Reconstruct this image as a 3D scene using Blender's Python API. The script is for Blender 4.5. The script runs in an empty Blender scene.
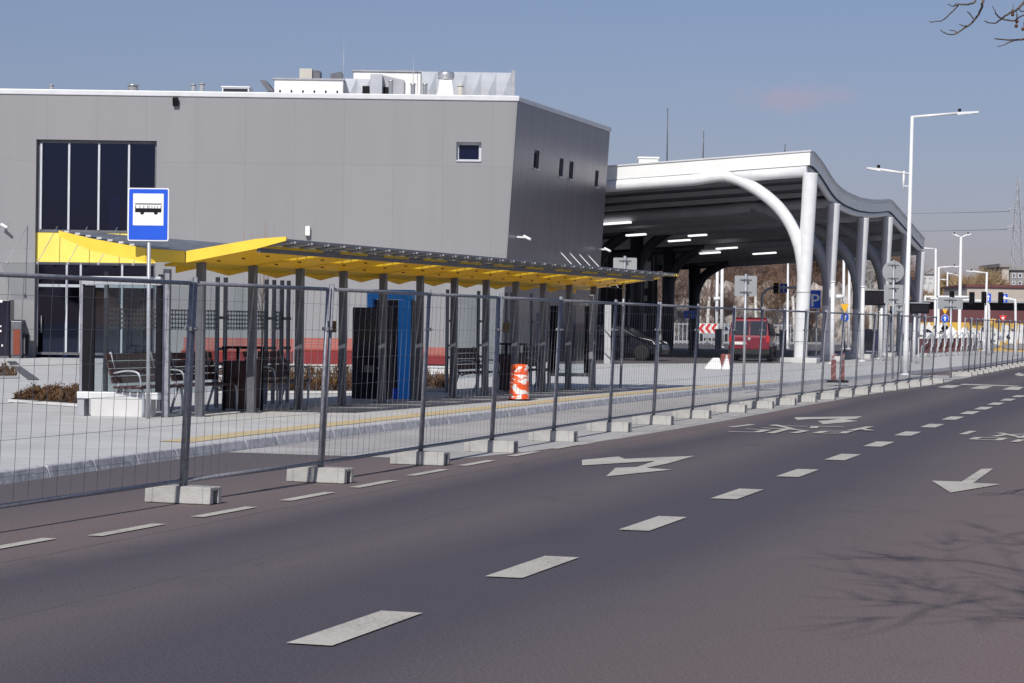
import bpy, bmesh, math, random
from mathutils import Vector, Matrix, Euler
V = Vector
sc = bpy.context.scene
COL = sc.collection
rnd = random.Random(7)
R = math.radians

# ------------------------------------------------------------------ camera
H = 1.65
ZP = .115            # height of the platform
F = 2290.0
W_, H_ = 1024, 683
PITCH = 20.0 / F
ROLL = R(0.8)
CAMM = Matrix.Rotation(math.pi/2 - PITCH, 3, 'X') @ Matrix.Rotation(ROLL, 3, 'Z')
CAM0 = V((0, 0, H))
cam_d = bpy.data.cameras.new('camera')
cam_d.sensor_width = 36.0
cam_d.lens = F / W_ * 36.0
cam_d.clip_start = 0.2
cam_d.clip_end = 6000
cam = bpy.data.objects.new('camera', cam_d)
COL.objects.link(cam)
cam.matrix_world = Matrix.Translation(CAM0) @ CAMM.to_4x4()
sc.camera = cam

def ray(x, y):
    return CAMM @ V(((x-512.0)/F, -(y-341.5)/F, -1.0))
def G(x, y, z=0.0):
    d = ray(x, y); k = (z-H)/d.z
    return CAM0 + d*k
def P(x, y, Y):
    d = ray(x, y)
    return CAM0 + d*(Y/d.y)
def yh(x):
    return 331 - (1192-x)*0.014
VPX = 1205.0
dd = ray(VPX, yh(VPX)); dd.z = 0; dd.normalize()
D = dd                                   # along the road
N = V((D.y, -D.x, 0))                    # to the right of it
TH = math.atan2(D.x, D.y)
def RD(t, s, z=0.0):
    return N*t + D*s + V((0, 0, z))
def TS(p):
    return p.dot(N), p.dot(D)

# ------------------------------------------------------------------ materials
MATS = {}
def mat(name, col, rough=0.6, metal=0.0, var=0.12, scale=3.0, bump=0.0, bscale=40.0, spec=0.5, emit=None, coat=0.0, detail=4.0, tint=None):
    if name in MATS: return MATS[name]
    m = bpy.data.materials.new(name); m.use_nodes = True
    nt = m.node_tree; b = nt.nodes['Principled BSDF']
    b.inputs['Roughness'].default_value = rough
    b.inputs['Metallic'].default_value = metal
    b.inputs['Specular IOR Level'].default_value = spec
    b.inputs['Coat Weight'].default_value = coat
    tc = nt.nodes.new('ShaderNodeTexCoord')
    n = nt.nodes.new('ShaderNodeTexNoise'); n.inputs['Scale'].default_value = scale; n.inputs['Detail'].default_value = detail
    nt.links.new(tc.outputs['Object'], n.inputs['Vector'])
    r = nt.nodes.new('ShaderNodeValToRGB')
    lo = [max(0, c*(1-var)) for c in col]; hi = [min(1, c*(1+var)) for c in col]
    if tint: hi = [min(1, c) for c in tint]
    r.color_ramp.elements[0].position = 0.3; r.color_ramp.elements[1].position = 0.7
    r.color_ramp.elements[0].color = (*lo, 1); r.color_ramp.elements[1].color = (*hi, 1)
    nt.links.new(n.outputs['Fac'], r.inputs['Fac'])
    nt.links.new(r.outputs['Color'], b.inputs['Base Color'])
    if bump:
        n2 = nt.nodes.new('ShaderNodeTexNoise'); n2.inputs['Scale'].default_value = bscale; n2.inputs['Detail'].default_value = 3
        nt.links.new(tc.outputs['Object'], n2.inputs['Vector'])
        bp = nt.nodes.new('ShaderNodeBump'); bp.inputs['Strength'].default_value = bump; bp.inputs['Distance'].default_value = 0.02
        nt.links.new(n2.outputs['Fac'], bp.inputs['Height']); nt.links.new(bp.outputs['Normal'], b.inputs['Normal'])
    if emit:
        b.inputs['Emission Color'].default_value = (*emit[0], 1); b.inputs['Emission Strength'].default_value = emit[1]
    MATS[name] = m
    return m

def glass_mat(name, tint, gloss=0.12, clear=0.9, rough=0.02, coat=(.8, .8, .8)):
    m = bpy.data.materials.new(name); m.use_nodes = True; nt = m.node_tree
    nt.nodes.remove(nt.nodes['Principled BSDF']); out = nt.nodes['Material Output']
    tr = nt.nodes.new('ShaderNodeBsdfTransparent'); tr.inputs['Color'].default_value = (*[c*clear for c in tint], 1)
    gl = nt.nodes.new('ShaderNodeBsdfGlossy'); gl.inputs['Roughness'].default_value = rough; gl.inputs['Color'].default_value = (*coat, 1)
    lw = nt.nodes.new('ShaderNodeLayerWeight'); lw.inputs['Blend'].default_value = .5
    pw = nt.nodes.new('ShaderNodeMath'); pw.operation = 'POWER'; pw.inputs[1].default_value = 4.0; nt.links.new(lw.outputs['Facing'], pw.inputs[0])
    ml = nt.nodes.new('ShaderNodeMath'); ml.operation = 'MULTIPLY_ADD'; ml.inputs[1].default_value = .55; ml.inputs[2].default_value = gloss*.3; nt.links.new(pw.outputs[0], ml.inputs[0])
    mx = nt.nodes.new('ShaderNodeMixShader')
    nt.links.new(ml.outputs[0], mx.inputs[0]); nt.links.new(tr.outputs[0], mx.inputs[1]); nt.links.new(gl.outputs[0], mx.inputs[2])
    nt.links.new(mx.outputs[0], out.inputs['Surface'])
    MATS[name] = m
    return m

def pattern_glass():
    # glass film with rows of small lozenges printed on it
    m = bpy.data.materials.new('printed_film'); m.use_nodes = True; nt = m.node_tree
    b = nt.nodes['Principled BSDF']; out = nt.nodes['Material Output']
    b.inputs['Base Color'].default_value = (.33, .34, .36, 1); b.inputs['Roughness'].default_value = .6
    tr = nt.nodes.new('ShaderNodeBsdfTransparent'); tr.inputs['Color'].default_value = (.93, .95, .95, 1)
    tc = nt.nodes.new('ShaderNodeTexCoord')
    sx = nt.nodes.new('ShaderNodeSeparateXYZ'); nt.links.new(tc.outputs['Object'], sx.inputs[0])
    def mth(op, a, bb, use_a=True):
        n = nt.nodes.new('ShaderNodeMath'); n.operation = op
        if isinstance(a, float): n.inputs[0].default_value = a
        else: nt.links.new(a, n.inputs[0])
        if bb is not None:
            if isinstance(bb, float): n.inputs[1].default_value = bb
            else: nt.links.new(bb, n.inputs[1])
        return n.outputs[0]
    a = mth('SINE', mth('MULTIPLY', sx.outputs[1], 30.0), None)
    c = mth('SINE', mth('MULTIPLY', sx.outputs[2], 44.0), None)
    f = mth('GREATER_THAN', mth('ADD', mth('ABSOLUTE', a, None), mth('ABSOLUTE', c, None)), 1.32)
    mx = nt.nodes.new('ShaderNodeMixShader')
    nt.links.new(f, mx.inputs[0]); nt.links.new(b.outputs[0], mx.inputs[1]); nt.links.new(tr.outputs[0], mx.inputs[2])
    nt.links.new(mx.outputs[0], out.inputs['Surface'])
    MATS['printed_film'] = m
    return m

def jointed(name, col, bw, rh, off=0.0, mortar=0.012, joint=0.6, var=.06, rough=.6, axis='XZ', ox=0., oz=0., streak=0.0, metal=0.0, bump=.15):
    """panels or slabs with joints between them"""
    m = bpy.data.materials.new(name); m.use_nodes = True; nt = m.node_tree; b = nt.nodes['Principled BSDF']
    b.inputs['Roughness'].default_value = rough; b.inputs['Metallic'].default_value = metal
    tc = nt.nodes.new('ShaderNodeTexCoord')
    sx = nt.nodes.new('ShaderNodeSeparateXYZ'); nt.links.new(tc.outputs['Object'], sx.inputs[0])
    cx = nt.nodes.new('ShaderNodeCombineXYZ')
    nt.links.new(sx.outputs['XYZ'.index(axis[0])], cx.inputs[0]); nt.links.new(sx.outputs['XYZ'.index(axis[1])], cx.inputs[1])
    mp = nt.nodes.new('ShaderNodeMapping'); mp.inputs['Location'].default_value = (ox, oz, 0)
    nt.links.new(cx.outputs[0], mp.inputs[0])
    br = nt.nodes.new('ShaderNodeTexBrick'); br.offset = off; br.squash = 1.0
    br.inputs['Scale'].default_value = 1.0; br.inputs['Brick Width'].default_value = bw; br.inputs['Row Height'].default_value = rh
    br.inputs['Mortar Size'].default_value = mortar; br.inputs['Mortar Smooth'].default_value = 0.3; br.inputs['Bias'].default_value = 0
    br.inputs['Color1'].default_value = (*[c*(1-var) for c in col], 1); br.inputs['Color2'].default_value = (*[min(1, c*(1+var)) for c in col], 1)
    br.inputs['Mortar'].default_value = (*[c*joint for c in col], 1)
    nt.links.new(mp.outputs[0], br.inputs['Vector'])
    n = nt.nodes.new('ShaderNodeTexNoise'); n.inputs['Scale'].default_value = .7; n.inputs['Detail'].default_value = 6; n.inputs['Roughness'].default_value = .65
    if axis != 'XY':
        m2 = nt.nodes.new('ShaderNodeMapping'); m2.inputs['Scale'].default_value = (2.2, 2.2, .22); nt.links.new(tc.outputs['Object'], m2.inputs[0]); nt.links.new(m2.outputs[0], n.inputs['Vector'])
    else: nt.links.new(tc.outputs['Object'], n.inputs['Vector'])
    mr = nt.nodes.new('ShaderNodeMapRange'); mr.inputs[1].default_value = .3; mr.inputs[2].default_value = .7
    mr.inputs[3].default_value = 1-var*1.6-streak; mr.inputs[4].default_value = 1+var*.8
    nt.links.new(n.outputs['Fac'], mr.inputs[0])
    mu = nt.nodes.new('ShaderNodeVectorMath'); mu.operation = 'SCALE'
    nt.links.new(br.outputs['Color'], mu.inputs[0]); nt.links.new(mr.outputs[0], mu.inputs['Scale'])
    nt.links.new(mu.outputs[0], b.inputs['Base Color'])
    if bump:
        bp = nt.nodes.new('ShaderNodeBump'); bp.inputs['Strength'].default_value = bump; bp.inputs['Distance'].default_value = 0.01; bp.invert = True
        nt.links.new(br.outputs['Fac'], bp.inputs['Height']); nt.links.new(bp.outputs['Normal'], b.inputs['Normal'])
    MATS[name] = m
    return m

def asphalt_mat():
    m = bpy.data.materials.new('asphalt'); m.use_nodes = True; nt = m.node_tree; b = nt.nodes['Principled BSDF']
    L = nt.links.new
    b.inputs['Roughness'].default_value = .82; b.inputs['Specular IOR Level'].default_value = .35
    tc = nt.nodes.new('ShaderNodeTexCoord')
    def noise(scale, detail, mscale=(1, 1, 1), rough=.55, lo=.3, hi=.7):
        mp = nt.nodes.new('ShaderNodeMapping'); mp.inputs['Scale'].default_value = mscale
        L(tc.outputs['Object'], mp.inputs[0])
        n = nt.nodes.new('ShaderNodeTexNoise'); n.inputs['Scale'].default_value = scale; n.inputs['Detail'].default_value = detail; n.inputs['Roughness'].default_value = rough
        L(mp.outputs[0], n.inputs['Vector'])
        r = nt.nodes.new('ShaderNodeMapRange'); r.inputs[1].default_value = lo; r.inputs[2].default_value = hi
        L(n.outputs['Fac'], r.inputs[0]); return r.outputs[0], n.outputs['Fac']
    def mix(f, a, c):
        x = nt.nodes.new('ShaderNodeMix'); x.data_type = 'RGBA'
        if isinstance(f, float): x.inputs[0].default_value = f
        else: L(f, x.inputs[0])
        for i, v in ((6, a), (7, c)):
            if isinstance(v, tuple): x.inputs[i].default_value = (*v, 1)
            else: L(v, x.inputs[i])
        return x.outputs[2]
    # worn wheel tracks and fresh-rolled strips, laid out across the carriageway
    sx = nt.nodes.new('ShaderNodeSeparateXYZ'); L(tc.outputs['Object'], sx.inputs[0])
    wob, wraw = noise(.25, 3, (1, .25, 1))
    ad = nt.nodes.new('ShaderNodeMath'); ad.operation = 'MULTIPLY_ADD'; L(wraw, ad.inputs[0]); ad.inputs[1].default_value = 1.6; L(sx.outputs[0], ad.inputs[2])
    rp = nt.nodes.new('ShaderNodeMapRange'); rp.inputs[1].default_value = -10.5; rp.inputs[2].default_value = 0.5; L(ad.outputs[0], rp.inputs[0])
    cr = nt.nodes.new('ShaderNodeValToRGB'); L(rp.outputs[0], cr.inputs['Fac'])
    br_ = (.150, .120, .124); dk = (.074, .067, .086); md = (.122, .101, .111); rd = (.170, .133, .135)
    el = cr.color_ramp.elements
    el[0].position = 0; el[0].color = (.105, .095, .104, 1)
    el[1].position = 1; el[1].color = (*rd, 1)
    for p, c in ((.12, (.122, .103, .111)), (.26, rd), (.33, br_), (.39, dk), (.50, md), (.58, dk), (.68, dk), (.76, md), (.84, br_), (.93, rd)):
        e = el.new(p); e.color = (*c, 1)
    big, _ = noise(.35, 5, (1, .3, 1), .6)
    c1 = mix(big, cr.outputs[0], (.078, .070, .075))
    mx = nt.nodes.new('ShaderNodeMath'); mx.operation = 'MULTIPLY'; L(big, mx.inputs[0]); mx.inputs[1].default_value = .16
    c1 = mix(mx.outputs[0], cr.outputs[0], (.118, .099, .108))
    gr, graw = noise(55, 2, (1, 1, 1), .8, .35, .65)
    mg = nt.nodes.new('ShaderNodeMapRange'); mg.inputs[3].default_value = .72; mg.inputs[4].default_value = 1.32; L(gr, mg.inputs[0])
    sp, _ = noise(120, 1, (1, 1, 1), .5, .66, .72)
    vs = nt.nodes.new('ShaderNodeVectorMath'); vs.operation = 'SCALE'; L(c1, vs.inputs[0]); L(mg.outputs[0], vs.inputs['Scale'])
    m5 = nt.nodes.new('ShaderNodeMath'); m5.operation = 'MULTIPLY'; L(sp, m5.inputs[0]); m5.inputs[1].default_value = .75
    c2 = mix(m5.outputs[0], vs.outputs[0], (.26, .24, .23))
    # long seams and a few cracks
    vo = nt.nodes.new('ShaderNodeTexVoronoi'); vo.feature = 'DISTANCE_TO_EDGE'; vo.inputs['Scale'].default_value = .16
    mp = nt.nodes.new('ShaderNodeMapping'); mp.inputs['Scale'].default_value = (1, .45, 1); L(tc.outputs['Object'], mp.inputs[0])
    nn = nt.nodes.new('ShaderNodeTexNoise'); nn.inputs['Scale'].default_value = 1.3; nn.inputs['Detail'].default_value = 6; L(tc.outputs['Object'], nn.inputs['Vector'])
    va = nt.nodes.new('ShaderNodeVectorMath'); va.operation = 'MULTIPLY_ADD'; L(nn.outputs['Color'], va.inputs[0]); va.inputs[1].default_value = (1.1, 1.1, 0); L(mp.outputs[0], va.inputs[2])
    L(va.outputs[0], vo.inputs['Vector'])
    lt = nt.nodes.new('ShaderNodeMath'); lt.operation = 'LESS_THAN'; L(vo.outputs['Distance'], lt.inputs[0]); lt.inputs[1].default_value = .0022
    m6 = nt.nodes.new('ShaderNodeMath'); m6.operation = 'MULTIPLY'; L(lt.outputs[0], m6.inputs[0]); m6.inputs[1].default_value = .12
    c3 = mix(m6.outputs[0], c2, (.03, .028, .03))
    # construction seams along the carriageway, broken up here and there
    c4 = c3
    wn = nt.nodes.new('ShaderNodeTexNoise'); wn.inputs['Scale'].default_value = .8; wn.inputs['Detail'].default_value = 5; L(tc.outputs['Object'], wn.inputs['Vector'])
    for t0, wd, amt in ((-7.62, .014, .5), (-6.2, .010, .28)):
        a1 = nt.nodes.new('ShaderNodeMath'); a1.operation = 'MULTIPLY_ADD'; L(wn.outputs['Fac'], a1.inputs[0]); a1.inputs[1].default_value = .16; L(sx.outputs[0], a1.inputs[2])
        a2 = nt.nodes.new('ShaderNodeMath'); a2.operation = 'COMPARE'; L(a1.outputs[0], a2.inputs[0]); a2.inputs[1].default_value = t0+.08; a2.inputs[2].default_value = wd
        a3 = nt.nodes.new('ShaderNodeMath'); a3.operation = 'MULTIPLY'; L(a2.outputs[0], a3.inputs[0]); a3.inputs[1].default_value = amt
        c4 = mix(a3.outputs[0], c4, (.035, .032, .038))
    # oil drips and worn blotches in the lanes
    ol, _ = noise(.9, 4, (1, .55, 1), .6, .60, .72)
    o2 = nt.nodes.new('ShaderNodeMath'); o2.operation = 'MULTIPLY'; L(ol, o2.inputs[0]); o2.inputs[1].default_value = .28
    c4 = mix(o2.outputs[0], c4, (.05, .045, .055))
    pl_, _ = noise(.55, 5, (1, .4, 1), .6, .62, .74)
    o3 = nt.nodes.new('ShaderNodeMath'); o3.operation = 'MULTIPLY'; L(pl_, o3.inputs[0]); o3.inputs[1].default_value = .22
    c4 = mix(o3.outputs[0], c4, (.19, .165, .165))
    L(c4, b.inputs['Base Color'])
    bp = nt.nodes.new('ShaderNodeBump'); bp.inputs['Strength'].default_value = .22; bp.inputs['Distance'].default_value = .01
    L(graw, bp.inputs['Height']); L(bp.outputs['Normal'], b.inputs['Normal'])
    MATS['asphalt'] = m
    return m

def paint_mat():
    m = bpy.data.materials.new('road_paint'); m.use_nodes = True; nt = m.node_tree; b = nt.nodes['Principled BSDF']
    L = nt.links.new; b.inputs['Roughness'].default_value = .75
    tc = nt.nodes.new('ShaderNodeTexCoord')
    n = nt.nodes.new('ShaderNodeTexNoise'); n.inputs['Scale'].default_value = 38; n.inputs['Detail'].default_value = 4; n.inputs['Roughness'].default_value = .75
    L(tc.outputs['Object'], n.inputs['Vector'])
    n2 = nt.nodes.new('ShaderNodeTexNoise'); n2.inputs['Scale'].default_value = 1.6; n2.inputs['Detail'].default_value = 4; L(tc.outputs['Object'], n2.inputs['Vector'])
    a = nt.nodes.new('ShaderNodeMath'); a.operation = 'MULTIPLY_ADD'; L(n2.outputs['Fac'], a.inputs[0]); a.inputs[1].default_value = .5; L(n.outputs['Fac'], a.inputs[2])
    r = nt.nodes.new('ShaderNodeValToRGB'); L(a.outputs[0], r.inputs['Fac'])
    e = r.color_ramp.elements
    e[0].position = .56; e[0].color = (.17, .15, .15, 1); e[1].position = .88; e[1].color = (.56, .53, .49, 1)
    x = e.new(.64); x.color = (.43, .405, .375, 1)
    L(r.outputs[0], b.inputs['Base Color'])
    MATS['road_paint'] = m
    return m

M = dict(
    asphalt=asphalt_mat(), paint=paint_mat(),
    ground=mat('pale_ground', (.24, .235, .24), .9, var=.2, scale=.15, bump=.2, bscale=3),
    paving=jointed('paving_slabs', (.56, .562, .565), .5, .5, off=.5, mortar=.006, joint=.72, var=.05, axis='XY', rough=.8, streak=.06),
    bay=jointed('bay_concrete', (.43, .42, .42), 5.0, 3.4, mortar=.02, joint=.65, var=.08, axis='XY', rough=.85, streak=.12),
    kerb=mat('kerb_granite', (.46, .465, .50), .8, var=.3, scale=9, bump=.3),
    tactile=mat('tactile_yellow', (.58, .47, .28), .8, var=.15, scale=8, bump=.3),
    concrete=mat('foot_concrete', (.37, .365, .355), .85, var=.16, scale=5, bump=.3, bscale=50, detail=4),
    galv=mat('galvanised_steel', (.25, .258, .295), .5, .25, var=.25, scale=14),
    wire=mat('fence_wire', (.25, .257, .285), .5, .5, var=.2, scale=10),
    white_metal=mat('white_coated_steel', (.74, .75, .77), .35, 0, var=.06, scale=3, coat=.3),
    grey_metal=mat('grey_coated_steel', (.36, .37, .40), .45, .2, var=.1, scale=4),
    pole_grey=mat('galvanised_pole', (.42, .44, .48), .45, .35, var=.12, scale=5),
    sign_back=mat('sign_back_aluminium', (.33, .345, .36), .5, .3, var=.06, scale=4),
    dark_metal=mat('anthracite_steel', (.135, .138, .160), .45, .3, var=.15, scale=4),
    black=mat('black_plastic', (.005, .005, .009), .6, 0, var=.3, scale=5, spec=.2),
    blackpanel=mat('black_gloss_panel', (.008, .008, .022), .12, 0, var=.3, scale=2),
    blue=mat('sign_blue', (.006, .085, .62), .4, 0, var=.04, scale=3),
    bluesteel=mat('blue_coated_steel', (.02, .32, 1.0), .4, 0, var=.06, scale=3),
    white=mat('sign_white', (.78, .78, .77), .5, 0, var=.02, scale=3),
    yellow=mat('yellow_panel', (.86, .59, .06), .45, 0, var=.07, scale=3),
    board=mat('yellow_board', (.95, .69, .05), .45, 0, var=.08, scale=3),
    yellow_pale=mat('yellow_cladding', (.90, .70, .13), .5, 0, var=.05, scale=2),
    roofgrey=mat('grey_roof_sheet', (.24, .245, .27), .5, .3, var=.2, scale=3),
    slatgrey=mat('pale_roof_slats', (.62, .63, .65), .5, .2, var=.15, scale=3),
    wood=mat('dark_bench_wood', (.055, .024, .026), .55, 0, var=.35, scale=10),
    orange=mat('orange_plastic', (.85, .12, .02), .5, 0, var=.06, scale=4),
    red=mat('red_paint', (.20, .016, .018), .45, 0, var=.1, scale=3),
    bench_red_sunlit=mat('red_bench_slats_sunlit', (.28, .048, .032), .6, 0, var=.15, scale=5),  # lighter copy of the bench red, sunlight on the slats put into the colour
    redcar=mat('red_car_paint', (.19, .004, .016), .25, .1, var=.04, scale=2, coat=.6),
    blackcar=mat('black_car_paint', (.006, .006, .010), .25, 0, var=.1, scale=2, coat=.25, spec=.35),
    silvercar=mat('silver_car_paint', (.42, .44, .47), .3, .5, var=.05, scale=2, coat=.5),
    carglass=mat('car_glass', (.016, .018, .024), .05, 0, var=.1, scale=2, spec=.9),
    winglass=mat('dark_window_glass', (.004, .006, .026), .03, 0, var=.35, scale=.6, spec=.32),
    tyre=mat('tyre_rubber', (.012, .012, .013), .85, 0, var=.2, scale=8),
    rim=mat('alloy_rim', (.45, .46, .48), .3, .8, var=.1, scale=8),
    taillight=mat('tail_light', (.45, .012, .012), .25, 0, var=.1, scale=8),
    plate=mat('number_plate', (.75, .75, .72), .4, 0, var=.03, scale=8),
    headlight=mat('headlight_lens', (.6, .62, .65), .1, 0, var=.1, scale=8),
    foil=mat('duct_foil', (.62, .64, .66), .32, .7, var=.1, scale=2),
    unit=mat('white_unit_panel', (.80, .80, .79), .5, 0, var=.04, scale=3),
    beige=mat('beige_unit', (.52, .50, .44), .6, 0, var=.06, scale=3),
    coping=mat('pale_coping', (.62, .63, .66), .45, .2, var=.06, scale=2),
    frame=mat('window_frame', (.55, .57, .62), .45, .3, var=.06, scale=3),
    ceiling=mat('dark_ceiling', (.080, .080, .098), .6, .1, var=.2, scale=1),
    fascia=mat('white_fascia', (.80, .81, .80), .4, 0, var=.05, scale=1.0),
    lit=mat('lit_diffuser', (.8, .8, .8), .5, 0, emit=((1, 1, .98), 1.1)),
    screen=mat('dark_screen', (.010, .010, .014), .15, 0, var=.2, scale=3),
    yellowsign=mat('sign_yellow', (.85, .48, .03), .5, 0, var=.04, scale=3),
    redsign=mat('sign_red', (.65, .02, .02), .5, 0, var=.04, scale=3),
    shadebeam_purlin=mat('shaded_beam_purlin_grey', (.28, .285, .315), .45, 0, var=.08, scale=2),  # inner white beams with canopy shade put into the colour; purlins share it
    shadebeam_dark=mat('white_steel_deep_shade', (.035, .036, .05), .5, 0, var=.1, scale=2),  # white left-row columns and arches, deep canopy shade put into the colour
    shadecol=mat('white_steel_light_shade', (.62, .63, .66), .4, 0, var=.06, scale=2),  # white rear columns and side beam, light shade put into the colour
    bark=mat('bark', (.11, .085, .07), .9, 0, var=.4, scale=6, bump=.4),
    birch=mat('birch_bark', (.55, .53, .50), .9, 0, var=.3, scale=5),
    twig=mat('twigs', (.20, .135, .115), .9, 0, var=.35, scale=.6),
    twig2=mat('tan_twigs', (.26, .165, .115), .9, 0, var=.35, scale=.6),
    willow=mat('willow_twigs', (.40, .29, .17), .9, 0, var=.3, scale=.6),
    fruit=mat('seed_ball', (.12, .05, .025), .9, 0, var=.3, scale=30),
    shrub=mat('brown_shrub', (.11, .034, .024), .9, 0, var=.5, scale=4, tint=(.17, .10, .04)),
    shrubg=mat('green_shrub', (.13, .13, .04), .9, 0, var=.5, scale=4),
    soil=mat('soil', (.07, .05, .04), .95, 0, var=.3, scale=5),
    whitewall=mat('white_concrete', (.56, .56, .56), .8, 0, var=.07, scale=2),
    hill=mat('brown_hillside', (.17, .125, .105), .95, 0, var=.4, scale=.08, bump=.5, bscale=1),
    viaduct=mat('viaduct_concrete', (.46, .41, .37), .85, 0, var=.15, scale=.4),
    maroon=mat('maroon_panels', (.125, .042, .048), .6, 0, var=.15, scale=.5),
    darkband=mat('dark_band_steel', (.03, .03, .042), .6, .2, var=.2, scale=1),  # one even dark colour for viaduct beam, bench bases and waiting room walls
    pylonm=mat('pylon_steel', (.34, .35, .39), .6, .2, var=.1, scale=1),
    grate=mat('steel_grate', (.16, .165, .18), .6, .3, var=.25, scale=20),
    brick=mat('far_wall_grey', (.26, .25, .25), .8, 0, var=.15, scale=.5),
)
M['glass'] = glass_mat('clear_glass', (.90, .94, .95), .12, .95)
def translucent(name, base):
    m = mat(name, base, .45, 0, var=.08, scale=3); nt = m.node_tree; b = nt.nodes['Principled BSDF']; out = nt.nodes['Material Output']
    tl = nt.nodes.new('ShaderNodeBsdfTranslucent'); tl.inputs['Color'].default_value = (.95, .66, .03, 1)
    mx = nt.nodes.new('ShaderNodeMixShader'); mx.inputs[0].default_value = .38
    nt.links.new(b.outputs[0], mx.inputs[1]); nt.links.new(tl.outputs[0], mx.inputs[2]); nt.links.new(mx.outputs[0], out.inputs['Surface'])
    return m
M['board'] = translucent('yellow_acrylic_board', (.95, .67, .04))
M['cglass'] = glass_mat('canopy_glass', (.93, .95, .95), .10, .97)
M['film'] = pattern_glass()
M['tglass'] = glass_mat('tinted_glass', (.20, .25, .46), .26, 1.0, coat=(.42, .49, .74))
M['facade'] = jointed('grey_facade_panels', (.252, .253, .268), 1.77, 3.15, mortar=.010, joint=.82, var=.026, rough=.5, axis='XZ', ox=.905, oz=-.75-.0, bump=.1)
M['endwall'] = jointed('dark_seamed_panels', (.20, .192, .225), .86, 30., mortar=.02, joint=.55, var=.05, rough=.34, axis='YZ', metal=.55, bump=.2)

# ------------------------------------------------------------------ mesh builder
class MB:
    def __init__(s): s.v = []; s.f = []; s.sm = []
    def add(s, vs, fs, smooth=False):
        b = len(s.v); s.v += [V(p) for p in vs]
        for f in fs: s.f.append([b+i for i in f]); s.sm.append(smooth)
        return s
    def box(s, c, size, rz=0.0, M3=None):
        hx, hy, hz = size[0]/2, size[1]/2, size[2]/2
        rot = M3 if M3 else Matrix.Rotation(rz, 3, 'Z')
        vs = [V(c) + rot @ V((x*hx, y*hy, z*hz)) for x in (-1, 1) for y in (-1, 1) for z in (-1, 1)]
        return s.add(vs, [(0, 1, 3, 2), (4, 6, 7, 5), (0, 4, 5, 1), (2, 3, 7, 6), (0, 2, 6, 4), (1, 5, 7, 3)])
    def b2(s, p, q):
        p, q = V(p), V(q)
        return s.box((p+q)/2, [abs(q[i]-p[i]) for i in range(3)])
    def bar(s, p, q, w, h, up=(0, 0, 1)):
        p, q = V(p), V(q); d = q-p; L = d.length
        if L < 1e-6: return s
        y = d/L; u = V(up)
        if abs(y.dot(u)) > .99: u = V((1, 0, 0))
        x = y.cross(u).normalized(); z = x.cross(y)
        return s.box((p+q)/2, (w, L, h), M3=Matrix((x, y, z)).transposed())
    def tube(s, pts, r, n=8, cap=True, smooth=True):
        pts = [V(p) for p in pts]
        if not isinstance(r, (list, tuple)): r = [r]*len(pts)
        vs = []; ref = None
        for i, p in enumerate(pts):
            t = (pts[min(i+1, len(pts)-1)] - pts[max(i-1, 0)]).normalized()
            if ref is None:
                ref = V((1, 0, 0)) if abs(t.x) < .8 else V((0, 1, 0))
            a = (ref - t*ref.dot(t)).normalized(); ref = a; bb = t.cross(a)
            for k in range(n):
                an = 2*math.pi*k/n
                vs.append(p + (a*math.cos(an) + bb*math.sin(an))*r[i])
        fs = [(i*n+k, i*n+(k+1) % n, (i+1)*n+(k+1) % n, (i+1)*n+k) for i in range(len(pts)-1) for k in range(n)]
        s.add(vs, fs, smooth)
        if cap:
            b = len(s.v)-len(vs)
            s.f.append([b+k for k in range(n)][::-1]); s.sm.append(False)
            s.f.append([b+(len(pts)-1)*n+k for k in range(n)]); s.sm.append(False)
        return s
    def lathe(s, prof, c=(0, 0, 0), n=20, axis='Z', smooth=True, cap=True):
        vs = []
        for (r, z) in prof:
            for k in range(n):
                a = 2*math.pi*k/n
                q = V((r*math.cos(a), r*math.sin(a), z))
                if axis == 'Y': q = V((q.x, q.z, q.y))
                elif axis == 'X': q = V((q.z, q.x, q.y))
                vs.append(V(c)+q)
        m = len(prof)
        fs = [(i*n+k, i*n+(k+1) % n, (i+1)*n+(k+1) % n, (i+1)*n+k) for i in range(m-1) for k in range(n)]
        s.add(vs, fs, smooth)
        b = len(s.v)-len(vs)
        if not cap: return s
        if prof[0][0] > 1e-5: s.f.append([b+k for k in range(n)][::-1]); s.sm.append(False)
        if prof[-1][0] > 1e-5: s.f.append([b+(m-1)*n+k for k in range(n)]); s.sm.append(False)
        return s
    def ext(s, poly, vec):
        n = len(poly); a = [V(p) for p in poly]; b = [p+V(vec) for p in a]
        return s.add(a+b, [list(range(n))[::-1], list(range(n, 2*n))] + [(i, (i+1) % n, n+(i+1) % n, n+i) for i in range(n)])
    def face(s, poly):
        return s.add(poly, [list(range(len(poly)))])
    def build(s, name, m, parent=None, world=False, bevel=0.0, kind=None, seg=2):
        me = bpy.data.meshes.new(name)
        vs = s.v
        if world and parent is not None:
            inv = WM(parent).inverted(); vs = [inv @ p for p in vs]
        me.from_pydata([tuple(p) for p in vs], [], s.f); me.update()
        me.polygons.foreach_set('use_smooth', s.sm)
        bm = bmesh.new(); bm.from_mesh(me); bmesh.ops.recalc_face_normals(bm, faces=bm.faces); bm.to_mesh(me); bm.free()
        me.materials.append(m if not isinstance(m, str) else M[m])
        o = bpy.data.objects.new(name, me); COL.objects.link(o)
        if parent is not None: o.parent = parent
        if bevel:
            bv = o.modifiers.new('bevel', 'BEVEL'); bv.width = bevel; bv.segments = seg; bv.limit_method = 'ANGLE'; bv.angle_limit = R(35)
        if kind: o['kind'] = kind
        return o

def WM(o):
    m = o.matrix_basis.copy()
    return m if o.parent is None else WM(o.parent) @ m

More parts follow.
